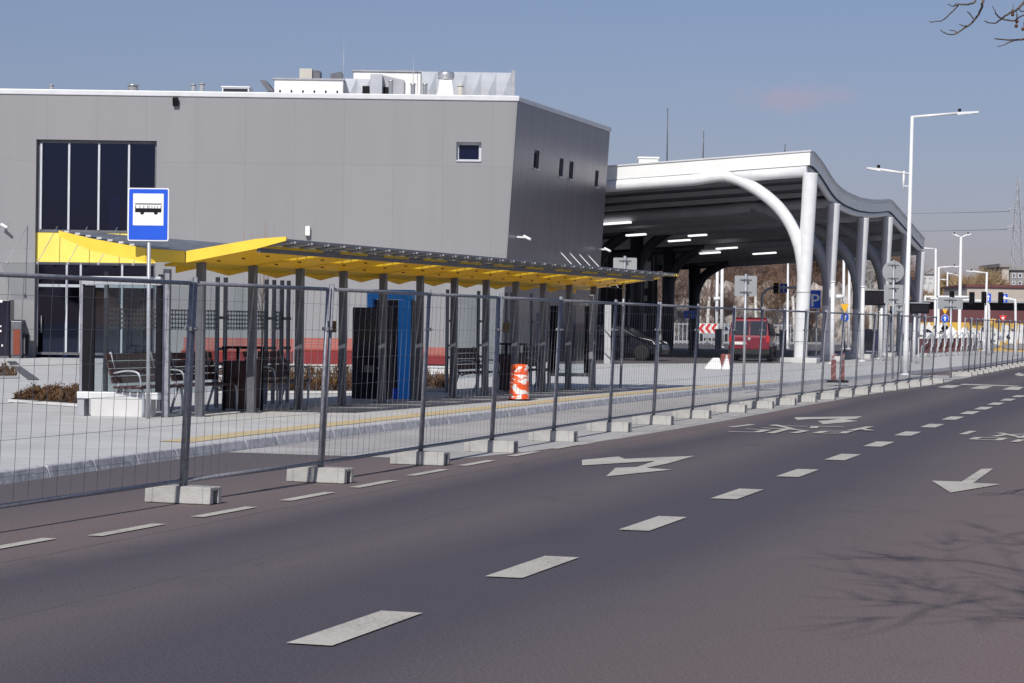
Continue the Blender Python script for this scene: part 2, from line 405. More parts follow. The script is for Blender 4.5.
def tag(o, label, cat, group=None):
    o['label'] = label; o['category'] = cat
    if group: o['group'] = group
    return o
def thing(name, label, cat, loc=(0, 0, 0), rz=0.0, group=None):
    o = bpy.data.objects.new(name, None); COL.objects.link(o)
    o.location = loc; o.rotation_euler = (0, 0, rz); o.empty_display_size = .3
    return tag(o, label, cat, group)
def kids(o): return [c for c in bpy.data.objects if c.parent == o]
def dup(o, loc=None, rz=None, label=None, parent=None):
    c = o.copy(); COL.objects.link(c)
    if parent is not None: c.parent = parent
    if loc is not None: c.location = loc
    if rz is not None: c.rotation_euler = (c.rotation_euler[0], c.rotation_euler[1], rz)
    if label: c['label'] = label
    for k in kids(o): dup(k, parent=c)
    return c
# ------------------------------------------------------------------ the setting
def setting(mb, name, m, road=True, bevel=0):
    o = mb.build(name, m, kind='structure', bevel=bevel)
    if road: o.rotation_euler = (0, 0, -TH)
    return o
def L3(x, y, z=0.0):                      # pixel on a level surface -> road frame
    t, s = TS(G(x, y, z)); return V((t, s, z))

mb = MB(); mb.face([(-1500, -300, -.05), (1500, -300, -.05), (1500, 3000, -.05), (-1500, 3000, -.05)])
setting(mb, 'ground', M['ground'], road=False)
mb = MB(); mb.face([(-13, -30, 0), (-.50, -30, 0), (-.50, 420, 0), (-13, 420, 0)])
road = setting(mb, 'road', M['asphalt'])
# pavement on the near side with its kerb
mb = MB(); mb.b2((-.50, -30, -.04), (-.36, 420, .10)); setting(mb, 'near_kerb', M['kerb'], bevel=.015)
mb = MB(); mb.b2((-.36, -30, -.04), (14, 420, .09)); setting(mb, 'near_sidewalk', M['paving'])
mb = MB(); mb.face([(-.68, -30, .004), (-.50, -30, .004), (-.50, 420, .004), (-.68, 420, .004)])
setting(mb, 'gutter', M['bay'])

kerb_px = [(-160, 512), (-40, 491), (0, 485), (140, 464.5), (280, 445), (450, 424), (620, 403.5), (700, 395), (800, 385.5), (880, 377.5), (940, 371.5), (990, 365.5)]
kpts = [L3(x, y) for x, y in kerb_px]
kpts = [V((kpts[0].x+.15, kpts[0].y-12, 0))] + kpts + [V((kpts[-1].x-.1, 150, 0)), V((kpts[-1].x-.1, 400, 0))]
# kerb stones
mb = MB()
for a, b in zip(kpts, kpts[1:]):
    n = (b-a).normalized(); sd = V((-n.y, n.x, 0))
    L = (b-a).length; k = max(1, int(L/1.0)) if L < 60 else 1
    for i in range(k):
        p = a + (b-a)*(i/k) + n*.006; q = a+(b-a)*((i+1)/k) - n*.006
        mb.add([p+V((0, 0, -.03)), q+V((0, 0, -.03)), q+sd*.16+V((0, 0, -.03)), p+sd*.16+V((0, 0, -.03)), p+sd*.05+V((0, 0, ZP+.003)), q+sd*.05+V((0, 0, ZP+.003)), q+sd*.16+V((0, 0, ZP+.003)), p+sd*.16+V((0, 0, ZP+.003))],
               [(0, 1, 5, 4), (1, 2, 6, 5), (2, 3, 7, 6), (3, 0, 4, 7), (4, 5, 6, 7)])
setting(mb, 'platform_kerb', M['kerb'], bevel=.012)
# platform behind the kerb
mb = MB()
for a, b in zip(kpts, kpts[1:]):
    mb.face([(a.x-.155, a.y, ZP), (b.x-.155, b.y, ZP), (-130, b.y, ZP), (-130, a.y, ZP)])
setting(mb, 'platform', M['paving'])
# yellow tactile strip
mb = MB()
tp_ = [kpts[4]+(kpts[5]-kpts[4])*.55] + kpts[5:10]
for a, b in zip(tp_, tp_[1:]):
    mb.face([(a.x-.40, a.y, ZP+.006), (b.x-.40, b.y, ZP+.006), (b.x-.86, b.y, ZP+.006), (a.x-.86, a.y, ZP+.006)])
setting(mb, 'tactile_strip', M['tactile'])
# pale concrete of the bus bay
bay = [(256, 452.5), (330, 456), (396, 459.5), (452, 459.5), (520, 452.5), (580, 445), (650, 433.5), (723, 421), (800, 406.5), (883, 392), (935, 384.5), (975, 376)]
pts = [L3(x, y, .004) for x, y in bay]
back = [V((p.x+.004, p.y, .004)) for p in kpts[5:12]]
mb = MB()
def kx(s):
    for a, b in zip(kpts, kpts[1:]):
        if a.y <= s <= b.y: return a.x+(b.x-a.x)*(s-a.y)/(b.y-a.y)
    return kpts[-1].x
edge = pts[3:]
p0 = pts[0]
ss = sorted({round(p.y, 3) for p in edge} | {round(k.y, 3) for k in kpts[6:12]} | {round(pts[2].y, 3), round(pts[1].y, 3)})
def ex(s):
    e = [pts[0], pts[1], pts[2]] + edge
    e = sorted(e, key=lambda p: p.y)
    for a, b in zip(e, e[1:]):
        if a.y <= s <= b.y: return a.x+(b.x-a.x)*(s-a.y)/(b.y-a.y)
    return e[-1].x if s > e[-1].y else e[0].x
s_lo = min(pts[0].y, pts[3].y); s_hi = pts[-1].y
ss = [s_lo] + [s for s in ss if s_lo < s < s_hi] + [s_hi]
for a, b in zip(ss, ss[1:]):
    mb.face([(kx(a)+.005, a, .004), (ex(a), a, .004), (ex(b), b, .004), (kx(b)+.005, b, .004)])
setting(mb, 'bus_bay', M['bay'])

# painted markings
def marking(name, polys, z=.008):
    mb = MB()
    for poly in polys: mb.face([V((p[0], p[1], z)) for p in poly])
    return setting(mb, name, M['paint'])
def rect(t, s, w, l, dt=0.0): return [(t-w/2, s-l/2), (t+w/2, s-l/2), (t+w/2+dt, s+l/2), (t-w/2+dt, s+l/2)]
for cx, cy in ((358, 628.5), (534, 567.5), (654, 524), (738, 494.5), (798, 473.5), (843, 457.5), (879, 444.5), (908, 434), (932.5, 426), (953, 418.5), (970, 413), (983.5, 408.5), (996, 404), (1008, 400), (1019, 396.5)):
    p = L3(cx, cy)
    marking('centre_dash', [rect(p.x, p.y, .25, 1.40 if cy > 420 else 1.6)])
for cx, cy in ((12, 546), (128, 530.5), (225, 512.5), (308, 497), (374, 484.5), (428, 473), (477, 463.5), (524, 454.3), (565, 447), (602, 440.5), (635, 434.5), (664, 429), (690, 424), (712, 420), (733, 416.3), (752, 412.8), (770, 409.7), (787, 406.9), (803, 404), (818, 401.3), (833, 398.8), (848, 396.2), (862, 394), (876, 392), (890, 390)):
    p = L3(cx, cy)
    marking('edge_dash', [rect(p.x, p.y, .12, 1.12)])
def z6(pts): return [L3(580+x/2.306, 340+y/2.306) for x, y in pts]
def z7(pts): return [L3(860+x/6.24, 360+y/6.24) for x, y in pts]
def z8(pts): return [L3(700+x/5.12, 380+y/5.12) for x, y in pts]
def zc2(pts): return [L3(512+x/2, 380+y/2) for x, y in pts]
marking('lane_arrow', [zc2([(140, 172), (140, 161), (213, 154), (226, 159), (290, 156), (365, 153), (312, 168), (268, 177), (320, 180.5), (188, 194), (207, 177), (250, 175), (287, 163), (222, 167)])])
marking('lane_arrow', [z8([(482, 197), (488, 193), (832, 188), (800, 200), (745, 205), (810, 212), (632, 229), (602, 212), (650, 209), (720, 200), (560, 202), (500, 207)])])
marking('lane_arrow', [z6([(926, 298.5), (953, 298), (907, 331), (970, 334), (855, 353.5), (811, 326), (880, 328)])])
def stroke(pp, w=.11):
    out = []
    for a, b in zip(pp, pp[1:]):
        d = (b-a); d.z = 0; d.normalize(); n = V((-d.y, d.x, 0))*w/2
        out.append([a-d*.03+n, b+d*.03+n, b+d*.03-n, a-d*.03-n])
    return out
st = []
for pp in ([(160, 243), (265, 230)], [(155, 267), (290, 269), (345, 258), (240, 253)], [(360, 236), (540, 240)], [(380, 232), (470, 252)], [(360, 275), (440, 255), (330, 248)], [(440, 252), (540, 263), (480, 275)],
           [(580, 250), (590, 240), (725, 243)], [(595, 276), (730, 276), (765, 266), (640, 266), (595, 276)], [(775, 262), (870, 243)], [(820, 252), (870, 262)]):
    st += stroke(z8(pp), .13)
for i, q in enumerate(st): st[i] = [V((p.x, p.y, .008 + .0004*i)) for p in q]
mb = MB()
for q in st: mb.face(q)
setting(mb, 'bicycle_symbol', M['paint'])
st = []
for pp in ([(640, 466), (705, 446)], [(700, 498), (860, 503), (900, 490), (740, 486), (700, 498)], [(870, 458), (1010, 486)], [(840, 480), (900, 470), (1040, 466)], [(965, 515), (1010, 500)], [(1000, 490), (1060, 470)]):
    st += stroke(z7(pp), .12)
mb = MB()
for i, q in enumerate(st): mb.face([V((p.x, p.y, .008 + .0004*i)) for p in q])
setting(mb, 'bicycle_symbol', M['paint'])
for q in ([(480, 172), (545, 158), (634, 160), (572, 177)], [(683, 179), (750, 163), (832, 165), (772, 183)], [(885, 186), (942, 168), (1024, 170), (990, 189)]):
    marking('crossing_stripe', [z7(q)])
marking('stop_line', [z7([(620, 156), (640, 150), (1000, 163), (980, 167)])])
marking('give_way_mark', [z7([(962, 92), (990, 80), (1040, 95), (1000, 103)])])

# bus lane under the canopy
def flat(px, z, name, m):
    mb = MB(); mb.face([L3(x, y, z) for x, y in px]); return setting(mb, name, m)
flat([(560, 363.5), (792, 363), (850, 351), (905, 345), (620, 342.5), (480, 346)], ZP+.008, 'bus_lane', M['asphalt'])
flat([(560, 342), (900, 344.4), (900, 336.8), (560, 333.5)], ZP+.008, 'far_street', M['bay'])

# ------------------------------------------------------------------ fence of panels on concrete feet
def panel_proto():
    root = thing('fence_panel', 'x', 'fence', group='temporary fence panels along the bus bay')
    L = 3.5
    mb = MB()
    for sx in (-1, 1):
        mb.tube([(sx*(L/2-.045), 0, .04), (sx*(L/2-.045), 0, 2.005)], .0195, 8)
    mb.tube([(-L/2+.045, 0, 1.95), (L/2-.045, 0, 1.95)], .019, 8)
    mb.tube([(-L/2+.045, 0, .20), (L/2-.045, 0, .20)], .019, 8)
    mb.build('frame', 'galv', root)
    w = MB(); r = .00135
    n = 18
    for i in range(1, n):
        x = -L/2+.045 + (L-.09)*i/n
        w.box((x, .004, 1.075), (2*r, 2*r, 1.75))
    for z in (.42, .70, .98, 1.26, 1.54, 1.80):
        w.box((0, -.002, z), (L-.1, 2*r, 2*r))
    w.build('wire_mesh', 'wire', root)
    c = MB()
    c.box((L/2-.02, 0, 1.55), (.10, .07, .035)); c.tube([(L/2-.01, -.06, 1.55), (L/2-.01, .05, 1.55)], .010, 6)
    c.build('clamp', 'wire', root)
    return root
def foot_proto():
    mb = MB()
    w, h = .115, .15
    prof = [(-w, 0), (w, 0), (w-.012, h), (-w+.012, h)]
    Lf = .25
    mb.ext([(-Lf, y, z) for y, z in prof], (2*Lf, 0, 0))
    for sx in (-1, 1):
        a, b = sx*Lf, sx*.325
        for sy in (-1, 1):
            mb.ext([(a, sy*w, 0), (a, sy*.045, 0), (a, sy*.045, h), (a, sy*(w-.012), h)], (b-a, 0, 0))
        mb.ext([(a, -.045, h-.035), (a, .045, h-.035), (a, .045, h), (a, -.045, h)], (b-a, 0, 0))
    o = mb.build('concrete_foot', 'concrete', bevel=.008)
    return tag(o, 'x', 'fence foot', 'concrete feet of the temporary fence')
def kfence(x):
    pts = [(-200, 5.55), (183, 5.49), (320, 5.41), (609, 5.47), (729, 5.41), (801, 5.27), (871, 5.06), (932, 4.87), (962, 4.97), (1024, 5.0), (1100, 5.0)]
    for (a, u), (b, v) in zip(pts, pts[1:]):
        if a <= x <= b: return u+(v-u)*(x-a)/(b-a)
    return 6.0
def fpos(x):
    d = (693-(x-512))/kfence(x)
    return G(x, yh(x)+d)
run1 = [-72, 183, 320, 420, 491, 553, 609, 653, 692, 729, 757, 780, 801.5, 821, 839, 855, 871, 884.5, 897, 909, 921, 932]
run2 = [962, 968, 974, 979.5, 985, 990.5, 996, 1001.5, 1007, 1012, 1017, 1021.5, 1026]
lab1 = ['fence panel cut off by the left edge, in front of the bus stop sign',
 'fence panel in front of the shelter benches nearest the bus stop sign',
 'fence panel in front of the black ticket machine',
 'fence panel in front of the blue kiosk, right of the ticket machine',
 'fence panel in front of the orange and white barrel',
 'fence panel in front of the glass case at the far end of the shelter',
 'fence panel in front of the white board and the black car bonnet',
 'fence panel just right of the black car, before the dark canopy columns',
 'fence panel in front of the white plastic road block',
 'fence panel in front of the red van',
 'fence panel between the red van and the thick front canopy column',
 'fence panel in front of the thick front canopy column',
 'fence panel just right of the front canopy column, below the parking sign',
 'fence panel in front of the pair of red and white barriers',
 'fence panel just right of the red and white barriers',
 'fence panel below the first dark display screen, left one of two',
 'fence panel below the first dark display screen, right one of two',
 'fence panel in front of the post with the round grey sign',
 'fence panel in front of the base of the tall two armed street lamp',
 'fence panel just right of the tall two armed street lamp',
 'last fence panel before the gap at the pedestrian crossing']
ords = ['first', 'second', 'third', 'fourth', 'fifth', 'sixth', 'seventh', 'eighth', 'ninth', 'tenth', 'eleventh', 'twelfth', 'thirteenth', 'fourteenth']
pp = panel_proto(); first = True
LEAN = R(2.6)
def put_panel(a, b, label):
    global first
    o = pp if first else dup(pp); first = False
    m = (a+b)/2; d = b-a
    o.location = m; o['label'] = label
    # tipped slightly towards the road, each one a little differently
    o.rotation_euler = Euler((LEAN+R(rnd.uniform(-.5, .5)), 0, math.atan2(d.y, d.x)), 'XYZ')
    o.scale = (d.length/3.5, 1, 1)
fp = foot_proto(); ffirst = True
def put_foot(p, rz, label):
    global ffirst
    o = fp if ffirst else dup(fp); ffirst = False
    o.location = (p.x, p.y, .005); o.rotation_euler = (0, 0, rz+rnd.uniform(-.05, .05)); o['label'] = label
w1 = [fpos(x) for x in run1]; w2 = [fpos(x) for x in run2]
for i, (a, b) in enumerate(zip(w1, w1[1:])): put_panel(a, b, lab1[i])
for i, (a, b) in enumerate(zip(w2, w2[1:])):
    put_panel(a, b, f'{ords[i]} fence panel beyond the gap at the pedestrian crossing, counted from the gap')
foot_lab = ['concrete fence foot beyond the left edge']
what = [l.replace('fence panel', '').strip() for l in lab1]
fl = {1: 'weathered concrete fence foot nearest the camera, in front of the bus stop sign post',
      2: 'concrete fence foot right of the nearest one, in front of the third shelter column',
      3: 'concrete fence foot at the corner of the pale bus bay concrete',
      4: 'concrete fence foot between the ticket machine and the orange barrel', 5: 'concrete fence foot just right of the orange and white barrel',
      6: 'concrete fence foot in front of the white board', 7: 'concrete fence foot in front of the black car bonnet', 8: 'concrete fence foot left of the white plastic road block',
      9: 'concrete fence foot in front of the white plastic road block', 10: 'concrete fence foot below the red van', 11: 'concrete fence foot just left of the thick front canopy column',
      12: 'concrete fence foot below the thick front canopy column', 13: 'concrete fence foot left of the red and white barriers', 14: 'concrete fence foot in front of the red and white barriers',
      15: 'concrete fence foot just right of the red and white barriers', 16: 'concrete fence foot below the first dark display screen', 17: 'concrete fence foot just left of the round grey sign post',
      18: 'concrete fence foot just right of the round grey sign post', 19: 'concrete fence foot at the tall two armed street lamp', 20: 'second concrete fence foot before the pedestrian crossing gap',
      21: 'last concrete fence foot before the pedestrian crossing gap'}
for i, p in enumerate(w1):
    if i == 0: continue
    d = (w1[i]-w1[i-1]); put_foot(p, math.atan2(d.y, d.x)-math.pi/2, fl[i])
for i, p in enumerate(w2):
    d = (w2[min(i+1, len(w2)-1)]-w2[max(i-1, 0)])
    put_foot(p, math.atan2(d.y, d.x)-math.pi/2, f'{ords[i]} concrete fence foot beyond the crossing gap, counted from the gap')

# ------------------------------------------------------------------ sun, sky
EL = R(39.5); AZ = math.radians(180+15.5)     # azimuth from +Y towards +X
SUN = V((math.sin(AZ)*math.cos(EL), math.cos(AZ)*math.cos(EL), math.sin(EL)))
sd = bpy.data.lights.new('sun', 'SUN'); sd.energy = 3.9; sd.angle = R(.53); sd.color = (1, .955, .885)
so = bpy.data.objects.new('sun', sd); COL.objects.link(so)
so.rotation_euler = (-SUN).to_track_quat('-Z', 'Y').to_euler(); so.location = (0, 0, 50)
w = bpy.data.worlds.new('World'); sc.world = w; w.use_nodes = True
nt = w.node_tree; bg = nt.nodes['Background']
sky = nt.nodes.new('ShaderNodeTexSky'); sky.sky_type = 'NISHITA'; sky.sun_disc = False
sky.sun_elevation = EL; sky.sun_rotation = AZ
sky.air_density = 1.0; sky.dust_density = .5; sky.ozone_density = 2.0; sky.altitude = 100
hs = nt.nodes.new('ShaderNodeHueSaturation'); hs.inputs['Saturation'].default_value = 1.0
nt.links.new(sky.outputs[0], bg.inputs['Color'])
# one thin cloud low over the canopy
tc = nt.nodes.new('ShaderNodeTexCoord')
cd = ray(795, 98).normalized()
mp = nt.nodes.new('ShaderNodeVectorMath'); mp.operation = 'SUBTRACT'; mp.inputs[1].default_value = cd
nt.links.new(tc.outputs['Generated'], mp.inputs[0])
sc_ = nt.nodes.new('ShaderNodeVectorMath'); sc_.operation = 'MULTIPLY'; sc_.inputs[1].default_value = (1/.026, 1/.026, 1/.0068)
nt.links.new(mp.outputs[0], sc_.inputs[0])
ln = nt.nodes.new('ShaderNodeVectorMath'); ln.operation = 'LENGTH'; nt.links.new(sc_.outputs[0], ln.inputs[0])
cn = nt.nodes.new('ShaderNodeTexNoise'); cn.inputs['Scale'].default_value = 90; cn.inputs['Detail'].default_value = 6
nt.links.new(tc.outputs['Generated'], cn.inputs['Vector'])
ma = nt.nodes.new('ShaderNodeMath'); ma.operation = 'MULTIPLY_ADD'; nt.links.new(cn.outputs['Fac'], ma.inputs[0]); ma.inputs[1].default_value = -1.6; ma.inputs[2].default_value = .8
mb_ = nt.nodes.new('ShaderNodeMath'); mb_.operation = 'ADD'; nt.links.new(ln.outputs['Value'], mb_.inputs[0]); nt.links.new(ma.outputs[0], mb_.inputs[1])
mr = nt.nodes.new('ShaderNodeMapRange'); mr.interpolation_type = 'SMOOTHSTEP'; mr.inputs[1].default_value = 1.25; mr.inputs[2].default_value = .1; mr.inputs[3].default_value = 0; mr.inputs[4].default_value = .42
nt.links.new(mb_.outputs[0], mr.inputs[0])
mxx = nt.nodes.new('ShaderNodeMix'); mxx.data_type = 'RGBA'
nt.links.new(mr.outputs[0], mxx.inputs[0]); nt.links.new(sky.outputs[0], mxx.inputs[6]); mxx.inputs[7].default_value = (8.2, 7.0, 7.0, 1)
tn = nt.nodes.new('ShaderNodeMix'); tn.data_type = 'RGBA'; tn.blend_type = 'MULTIPLY'; tn.inputs[0].default_value = 1.0
nt.links.new(mxx.outputs[2], tn.inputs[6]); 
sz = nt.nodes.new('ShaderNodeSeparateXYZ'); nt.links.new(tc.outputs['Generated'], sz.inputs[0])
zr_ = nt.nodes.new('ShaderNodeValToRGB'); nt.links.new(sz.outputs[2], zr_.inputs['Fac'])     # hazy lilac band low in the sky
zr_.color_ramp.elements[0].position = 0; zr_.color_ramp.elements[0].color = (.52, .465, .67, 1); zr_.color_ramp.elements[1].position = .22; zr_.color_ramp.elements[1].color = (.83, .78, .84, 1)
nt.links.new(zr_.outputs[0], tn.inputs[7])
nt.links.new(tn.outputs[2], bg.inputs['Color'])
bg.inputs['Strength'].default_value = .080
sc.view_settings.view_transform = 'Standard'; sc.view_settings.look = 'None'; sc.view_settings.exposure = .08; sc.view_settings.gamma = 1
sc.cycles.max_bounces = 6; sc.cycles.transparent_max_bounces = 24; sc.cycles.use_denoising = True
# ------------------------------------------------------------------ the grey building
ZB = ZP+.01                                    # pavement level at the building
YF = 82.0
CT = P(518.5, 97.3, YF)                     # roof corner
ZT = CT.z
XL = P(-210, 90, YF).x
EW = D.copy()                               # end wall runs along the road
Lw = 0
cx0 = CT.x
for i in range(4000):                       # length of the end wall from its far edge at x=607
    Lw = i*.01
    q = V((cx0, YF, 0)) + EW*Lw
    if 512 + F*q.x/q.y >= 607.5: break
EIN = V((EW.y, -EW.x, 0))                   # outward normal of the end wall
SL = .058                                   # the end wall overhangs outwards by this much per metre
bld = thing('terminal_building', 'grey panel clad terminal building with dark glass, yellow band and silver roof units', 'building', (cx0, YF, ZB))
def holed(mb, O, u, v, nrm, xs, ys, holes, depth):
    """a wall in the plane O+u*a+v*b with rectangular openings and their reveals"""
    X = sorted(set(xs) | {h[0] for h in holes} | {h[2] for h in holes}); Y = sorted(set(ys) | {h[1] for h in holes} | {h[3] for h in holes})
    pt = lambda a, b, d=0: O + u*a + v*b - nrm*d
    for a0, a1 in zip(X, X[1:]):
        for b0, b1 in zip(Y, Y[1:]):
            cx, cy = (a0+a1)/2, (b0+b1)/2
            if any(h[0] < cx < h[2] and h[1] < cy < h[3] for h in holes): continue
            mb.face([pt(a0, b0), pt(a1, b0), pt(a1, b1), pt(a0, b1)])
    for a0, b0, a1, b1 in holes:
        for p, q in (((a0, b0), (a1, b0)), ((a1, b0), (a1, b1)), ((a1, b1), (a0, b1)), ((a0, b1), (a0, b0))):
            mb.face([pt(*p), pt(*q), pt(*q, depth), pt(*p, depth)])
def fx(x): return P(x, 210, YF).x
def fz(x, y): return P(x, y, YF).z
O0 = V((0, YF, 0)); UX = V((1, 0, 0)); UZ = V((0, 0, 1)); FN = V((0, -1, 0))
gx0, gx1 = fx(35.5), fx(156); gz0, gz1 = ZB, fz(90, 140)
sx0, sx1, sz0, sz1 = fx(455.5), fx(480.5), fz(468, 161.5), fz(468, 142)
mb = MB()
xb = cx0 - SL*(ZT-ZB)*1.0                   # the corner leans in towards its foot
holed(mb, O0, UX, UZ, FN, [XL, xb], [ZB-.3, ZT-.14], [(gx0, gz0, gx1, gz1), (sx0, sz0, sx1, sz1)], .42)
mb.face([(xb, YF, ZB-.3), (xb, YF, ZT-.14), (cx0-SL*.14, YF, ZT-.14)])
mb.build('facade_wall', 'facade', bld, world=True)
# end wall, leaning outwards
EV = (UZ + EIN*SL).normalized()
OE = V((xb, YF, ZB)); hE = (ZT-.14-ZB)
En = EW.cross(EV).normalized()
if En.dot(EIN) < 0: En = -En
def ew_uv(x, y):
    d = ray(x, y); k = (OE-CAM0).dot(En)/d.dot(En); p = CAM0+d*k - OE
    return p.dot(EW), p.dot(EV)
wins = []
for (x0, x1, y0, y1) in ((533.2, 539.6, 151, 168), (558.6, 563.8, 159, 176), (568.6, 573.8, 162, 178.5), (594.4, 598.8, 171, 186.5)):
    a0, b0 = ew_uv(x0, y1); a1, b1 = ew_uv(x1, y0); wins.append((a0, b0, a1, b1))
mb = MB()
holed(mb, OE, EW, EV, En, [0, Lw], [-.4, hE], wins, ZP)
me = mb.build('end_wall', 'endwall', bld, world=True)
# back walls and roof
far = V((cx0, YF, 0)) + EW*Lw
fb = OE + EW*Lw
mb = MB()
mb.face([fb, (XL, fb.y, ZB), (XL, fb.y, ZT-.14), (fb+EV*hE)]); mb.face([(XL, YF, ZB), (XL, fb.y, ZB), (XL, fb.y, ZT-.14), (XL, YF, ZT-.14)])
mb.build('back_wall', 'endwall', bld, world=True)
mb = MB()
rl = [V((XL, YF+.3, 0)), V((cx0-.35, YF+.3, 0)), far + V((-.35, -.1, 0)), V((XL, far.y-.1, 0))]
mb.ext([p+V((0, 0, ZT-.16)) for p in rl], (0, 0, .08))
mb.build('roof', 'coping', bld, world=True)
mb = MB()
mb.b2((XL, YF-.05, ZT-.14), (cx0+.03, YF+.30, ZT+.05))
mb.bar(V((cx0-.13, YF+.31, ZT-.045)), far+V((-.13, 0, ZT-.045)), .36, .19)
mb.build('coping', 'coping', bld, world=True, bevel=.02)

def window(x0, x1, y0, y1, mull, trans, depth=.28, sill=True, name='window', parent=bld, gl='winglass'):
    X0, X1 = fx(x0), fx(x1); Z1, Z0 = fz((x0+x1)/2, y0), fz((x0+x1)/2, y1)
    Yp = YF+depth
    f = MB(); t = .09
    f.b2((X0, Yp-.06, Z0), (X0+t, Yp+.04, Z1)); f.b2((X1-t, Yp-.06, Z0), (X1, Yp+.04, Z1))
    f.b2((X0+t, Yp-.06, Z1-t), (X1-t, Yp+.04, Z1)); f.b2((X0+t, Yp-.06, Z0), (X1-t, Yp+.04, Z0+t))
    r = f.build(name, 'frame' if sill else 'dark_metal', parent, world=True)
    g = MB(); xs = [X0+t] + [fx(m) for m in mull] + [X1-t]
    mm = MB()
    for m in mull: mm.b2((fx(m)-.035, Yp-.10, Z0+t), (fx(m)+.035, Yp+.03, Z1-t))
    for y in trans:
        z = fz((x0+x1)/2, y); mm.b2((X0+t, Yp-.05, z-.05), (X1-t, Yp+.028, z+.05))
    if mull or trans: mm.build('mullion', 'frame', r, world=True)
    for a, b in zip(xs, xs[1:]):
        g = MB(); g.b2((a, Yp+.0, Z0+t), (b, Yp+.02, Z1-t)); g.build('pane', gl, r, world=True)
    if sill:
        s = MB(); s.b2((X0+.002, YF-.05, Z0-.002), (X1-.002, Yp-.062, Z0+.05)); s.build('sill', 'frame', r, world=True)
    return r
window(35.5, 156, 140.5, 232.5, [39.5, 67.5, 97.5, 127.5], [], sill=False, gl='tglass')
window(35.5, 156, 262.5, 355.4, [66.5, 80.5, 122], [286], sill=False, gl='tglass')
window(455.5, 480.5, 142, 161.5, [], [], sill=True)
mb = MB(); mb.b2((gx0, YF+.20, fz(90, 262.3)), (gx1, YF+.34, fz(90, 233.0))); mb.build('yellow_band', 'yellow_pale', bld, world=True)
# the hall behind the glazing: floors, back wall, pillars and a rail
mb = MB(); zf = fz(90, 247)
mb.b2((gx0-3, YF+.45, ZB-.05), (gx1+3, YF+7, ZB+.0)); mb.b2((gx0-3, YF+.45, zf-.2), (gx1+3, YF+7, zf+.15)); mb.b2((gx0-3, YF+.45, gz1+.3), (gx1+3, YF+7, gz1+.5))
mb.b2((gx0-3, YF+7.0, ZB), (gx1+3, YF+7.2, gz1+.3)); mb.b2((gx0-3.2, YF+.45, ZB), (gx0-3, YF+7.2, gz1+.5)); mb.b2((gx1+3, YF+.45, ZB), (gx1+3.2, YF+7.2, gz1+.5))
mb.build('hall_interior', mat('hall_plaster', (.30, .35, .45), .8), bld, world=True)
mb = MB()
for x in (52, 104, 140): mb.b2((fx(x)-.18, YF+2.2, ZB+.001), (fx(x)+.18, YF+2.6, zf-.201)); mb.b2((fx(x)-.18, YF+2.2, zf+.151), (fx(x)+.18, YF+2.6, gz1+.29))
mb.build('hall_pillars', mat('hall_grey', (.22, .23, .27), .7), bld, world=True)
mb = MB(); mb.b2((fx(95), YF+3.5, ZB+.001), (fx(125), YF+4.6, ZB+1.15)); mb.build('hall_counter', 'dark_metal', bld, world=True)
mb = MB(); mb.bar((fx(45), YF+1.6, zf+.2), (fx(72), YF+2.4, zf+2.2), .1, .1); mb.bar((fx(40), YF+1.0, zf+1.1), (fx(150), YF+1.0, zf+1.1), .05, .05); mb.build('hall_rail', 'dark_metal', bld, world=True)
for (a0, b0, a1, b1) in wins:
    f = MB(); g = MB(); pt = lambda a, b, d: OE + EW*a + EV*b - En*d
    t = .07
    for (p, q) in (((a0, b0), (a0+t, b1)), ((a1-t, b0), (a1, b1)), ((a0+t, b0), (a1-t, b0+t)), ((a0+t, b1-t), (a1-t, b1))):
        f.ext([pt(p[0], p[1], .09), pt(q[0], p[1], .09), pt(q[0], q[1], .09), pt(p[0], q[1], .09)], -En*.06)
    r = f.build('narrow_window', 'dark_metal', bld, world=True)
    g.ext([pt(a0+t, b0+t, .12), pt(a1-t, b0+t, .12), pt(a1-t, b1-t, .12), pt(a0+t, b1-t, .12)], -En*.02); g.build('pane', 'winglass', r, world=True)
    s = MB(); s.ext([pt(a0-.02, b0-.05, -.06), pt(a1+.02, b0-.05, -.06), pt(a1+.02, b0-.005, -.06), pt(a0-.02, b0-.005, -.06)], -En*.2); s.build('sill', 'frame', r, world=True)
# door handle and vent of the entrance
mb = MB(); mb.tube([(fx(42), YF+.12, ZB+.9), (fx(42), YF+.12, ZB+1.5)], .02, 8); mb.build('door_handle', 'wire', bld, world=True)

# glass canopies on tie rods
def glass_canopy(label, x0, x1, y, rods, out=1.5):
    a, b = fx(x0), fx(x1); z = fz((x0+x1)/2, y)
    t = thing('glass_canopy', label, 'canopy', ((a+b)/2, YF, z))
    m = MB(); m.b2((a, YF-out, z-.01), (b, YF-.03, z+.01)); m.build('pane', 'cglass', t, world=True)
    for r in rods:
        x = fx(r); m = MB(); m.tube([(x, YF-out+.15, z+.02), (x+.42, YF-.02, z+1.35)], .014, 6); m.tube([(x, YF-out+.15, z-.05), (x, YF-out+.15, z+.04)], .05, 8)
        m.build('tie_rod', 'grey_metal', t, world=True)
    return t
glass_canopy('clear glass entrance canopy hung on thin rods in front of the yellow band', 2, 152, 264.5, [16, 46, 76, 106, 140])
t = thing('glass_canopy', 'glass canopy on four thin slanting rods on the dark end wall', 'canopy', OE+EW*8.6+EV*2.9)
zc = 3.0
m = MB(); p0 = OE+EW*6.0+EV*zc; p1 = OE+EW*11.6+EV*zc
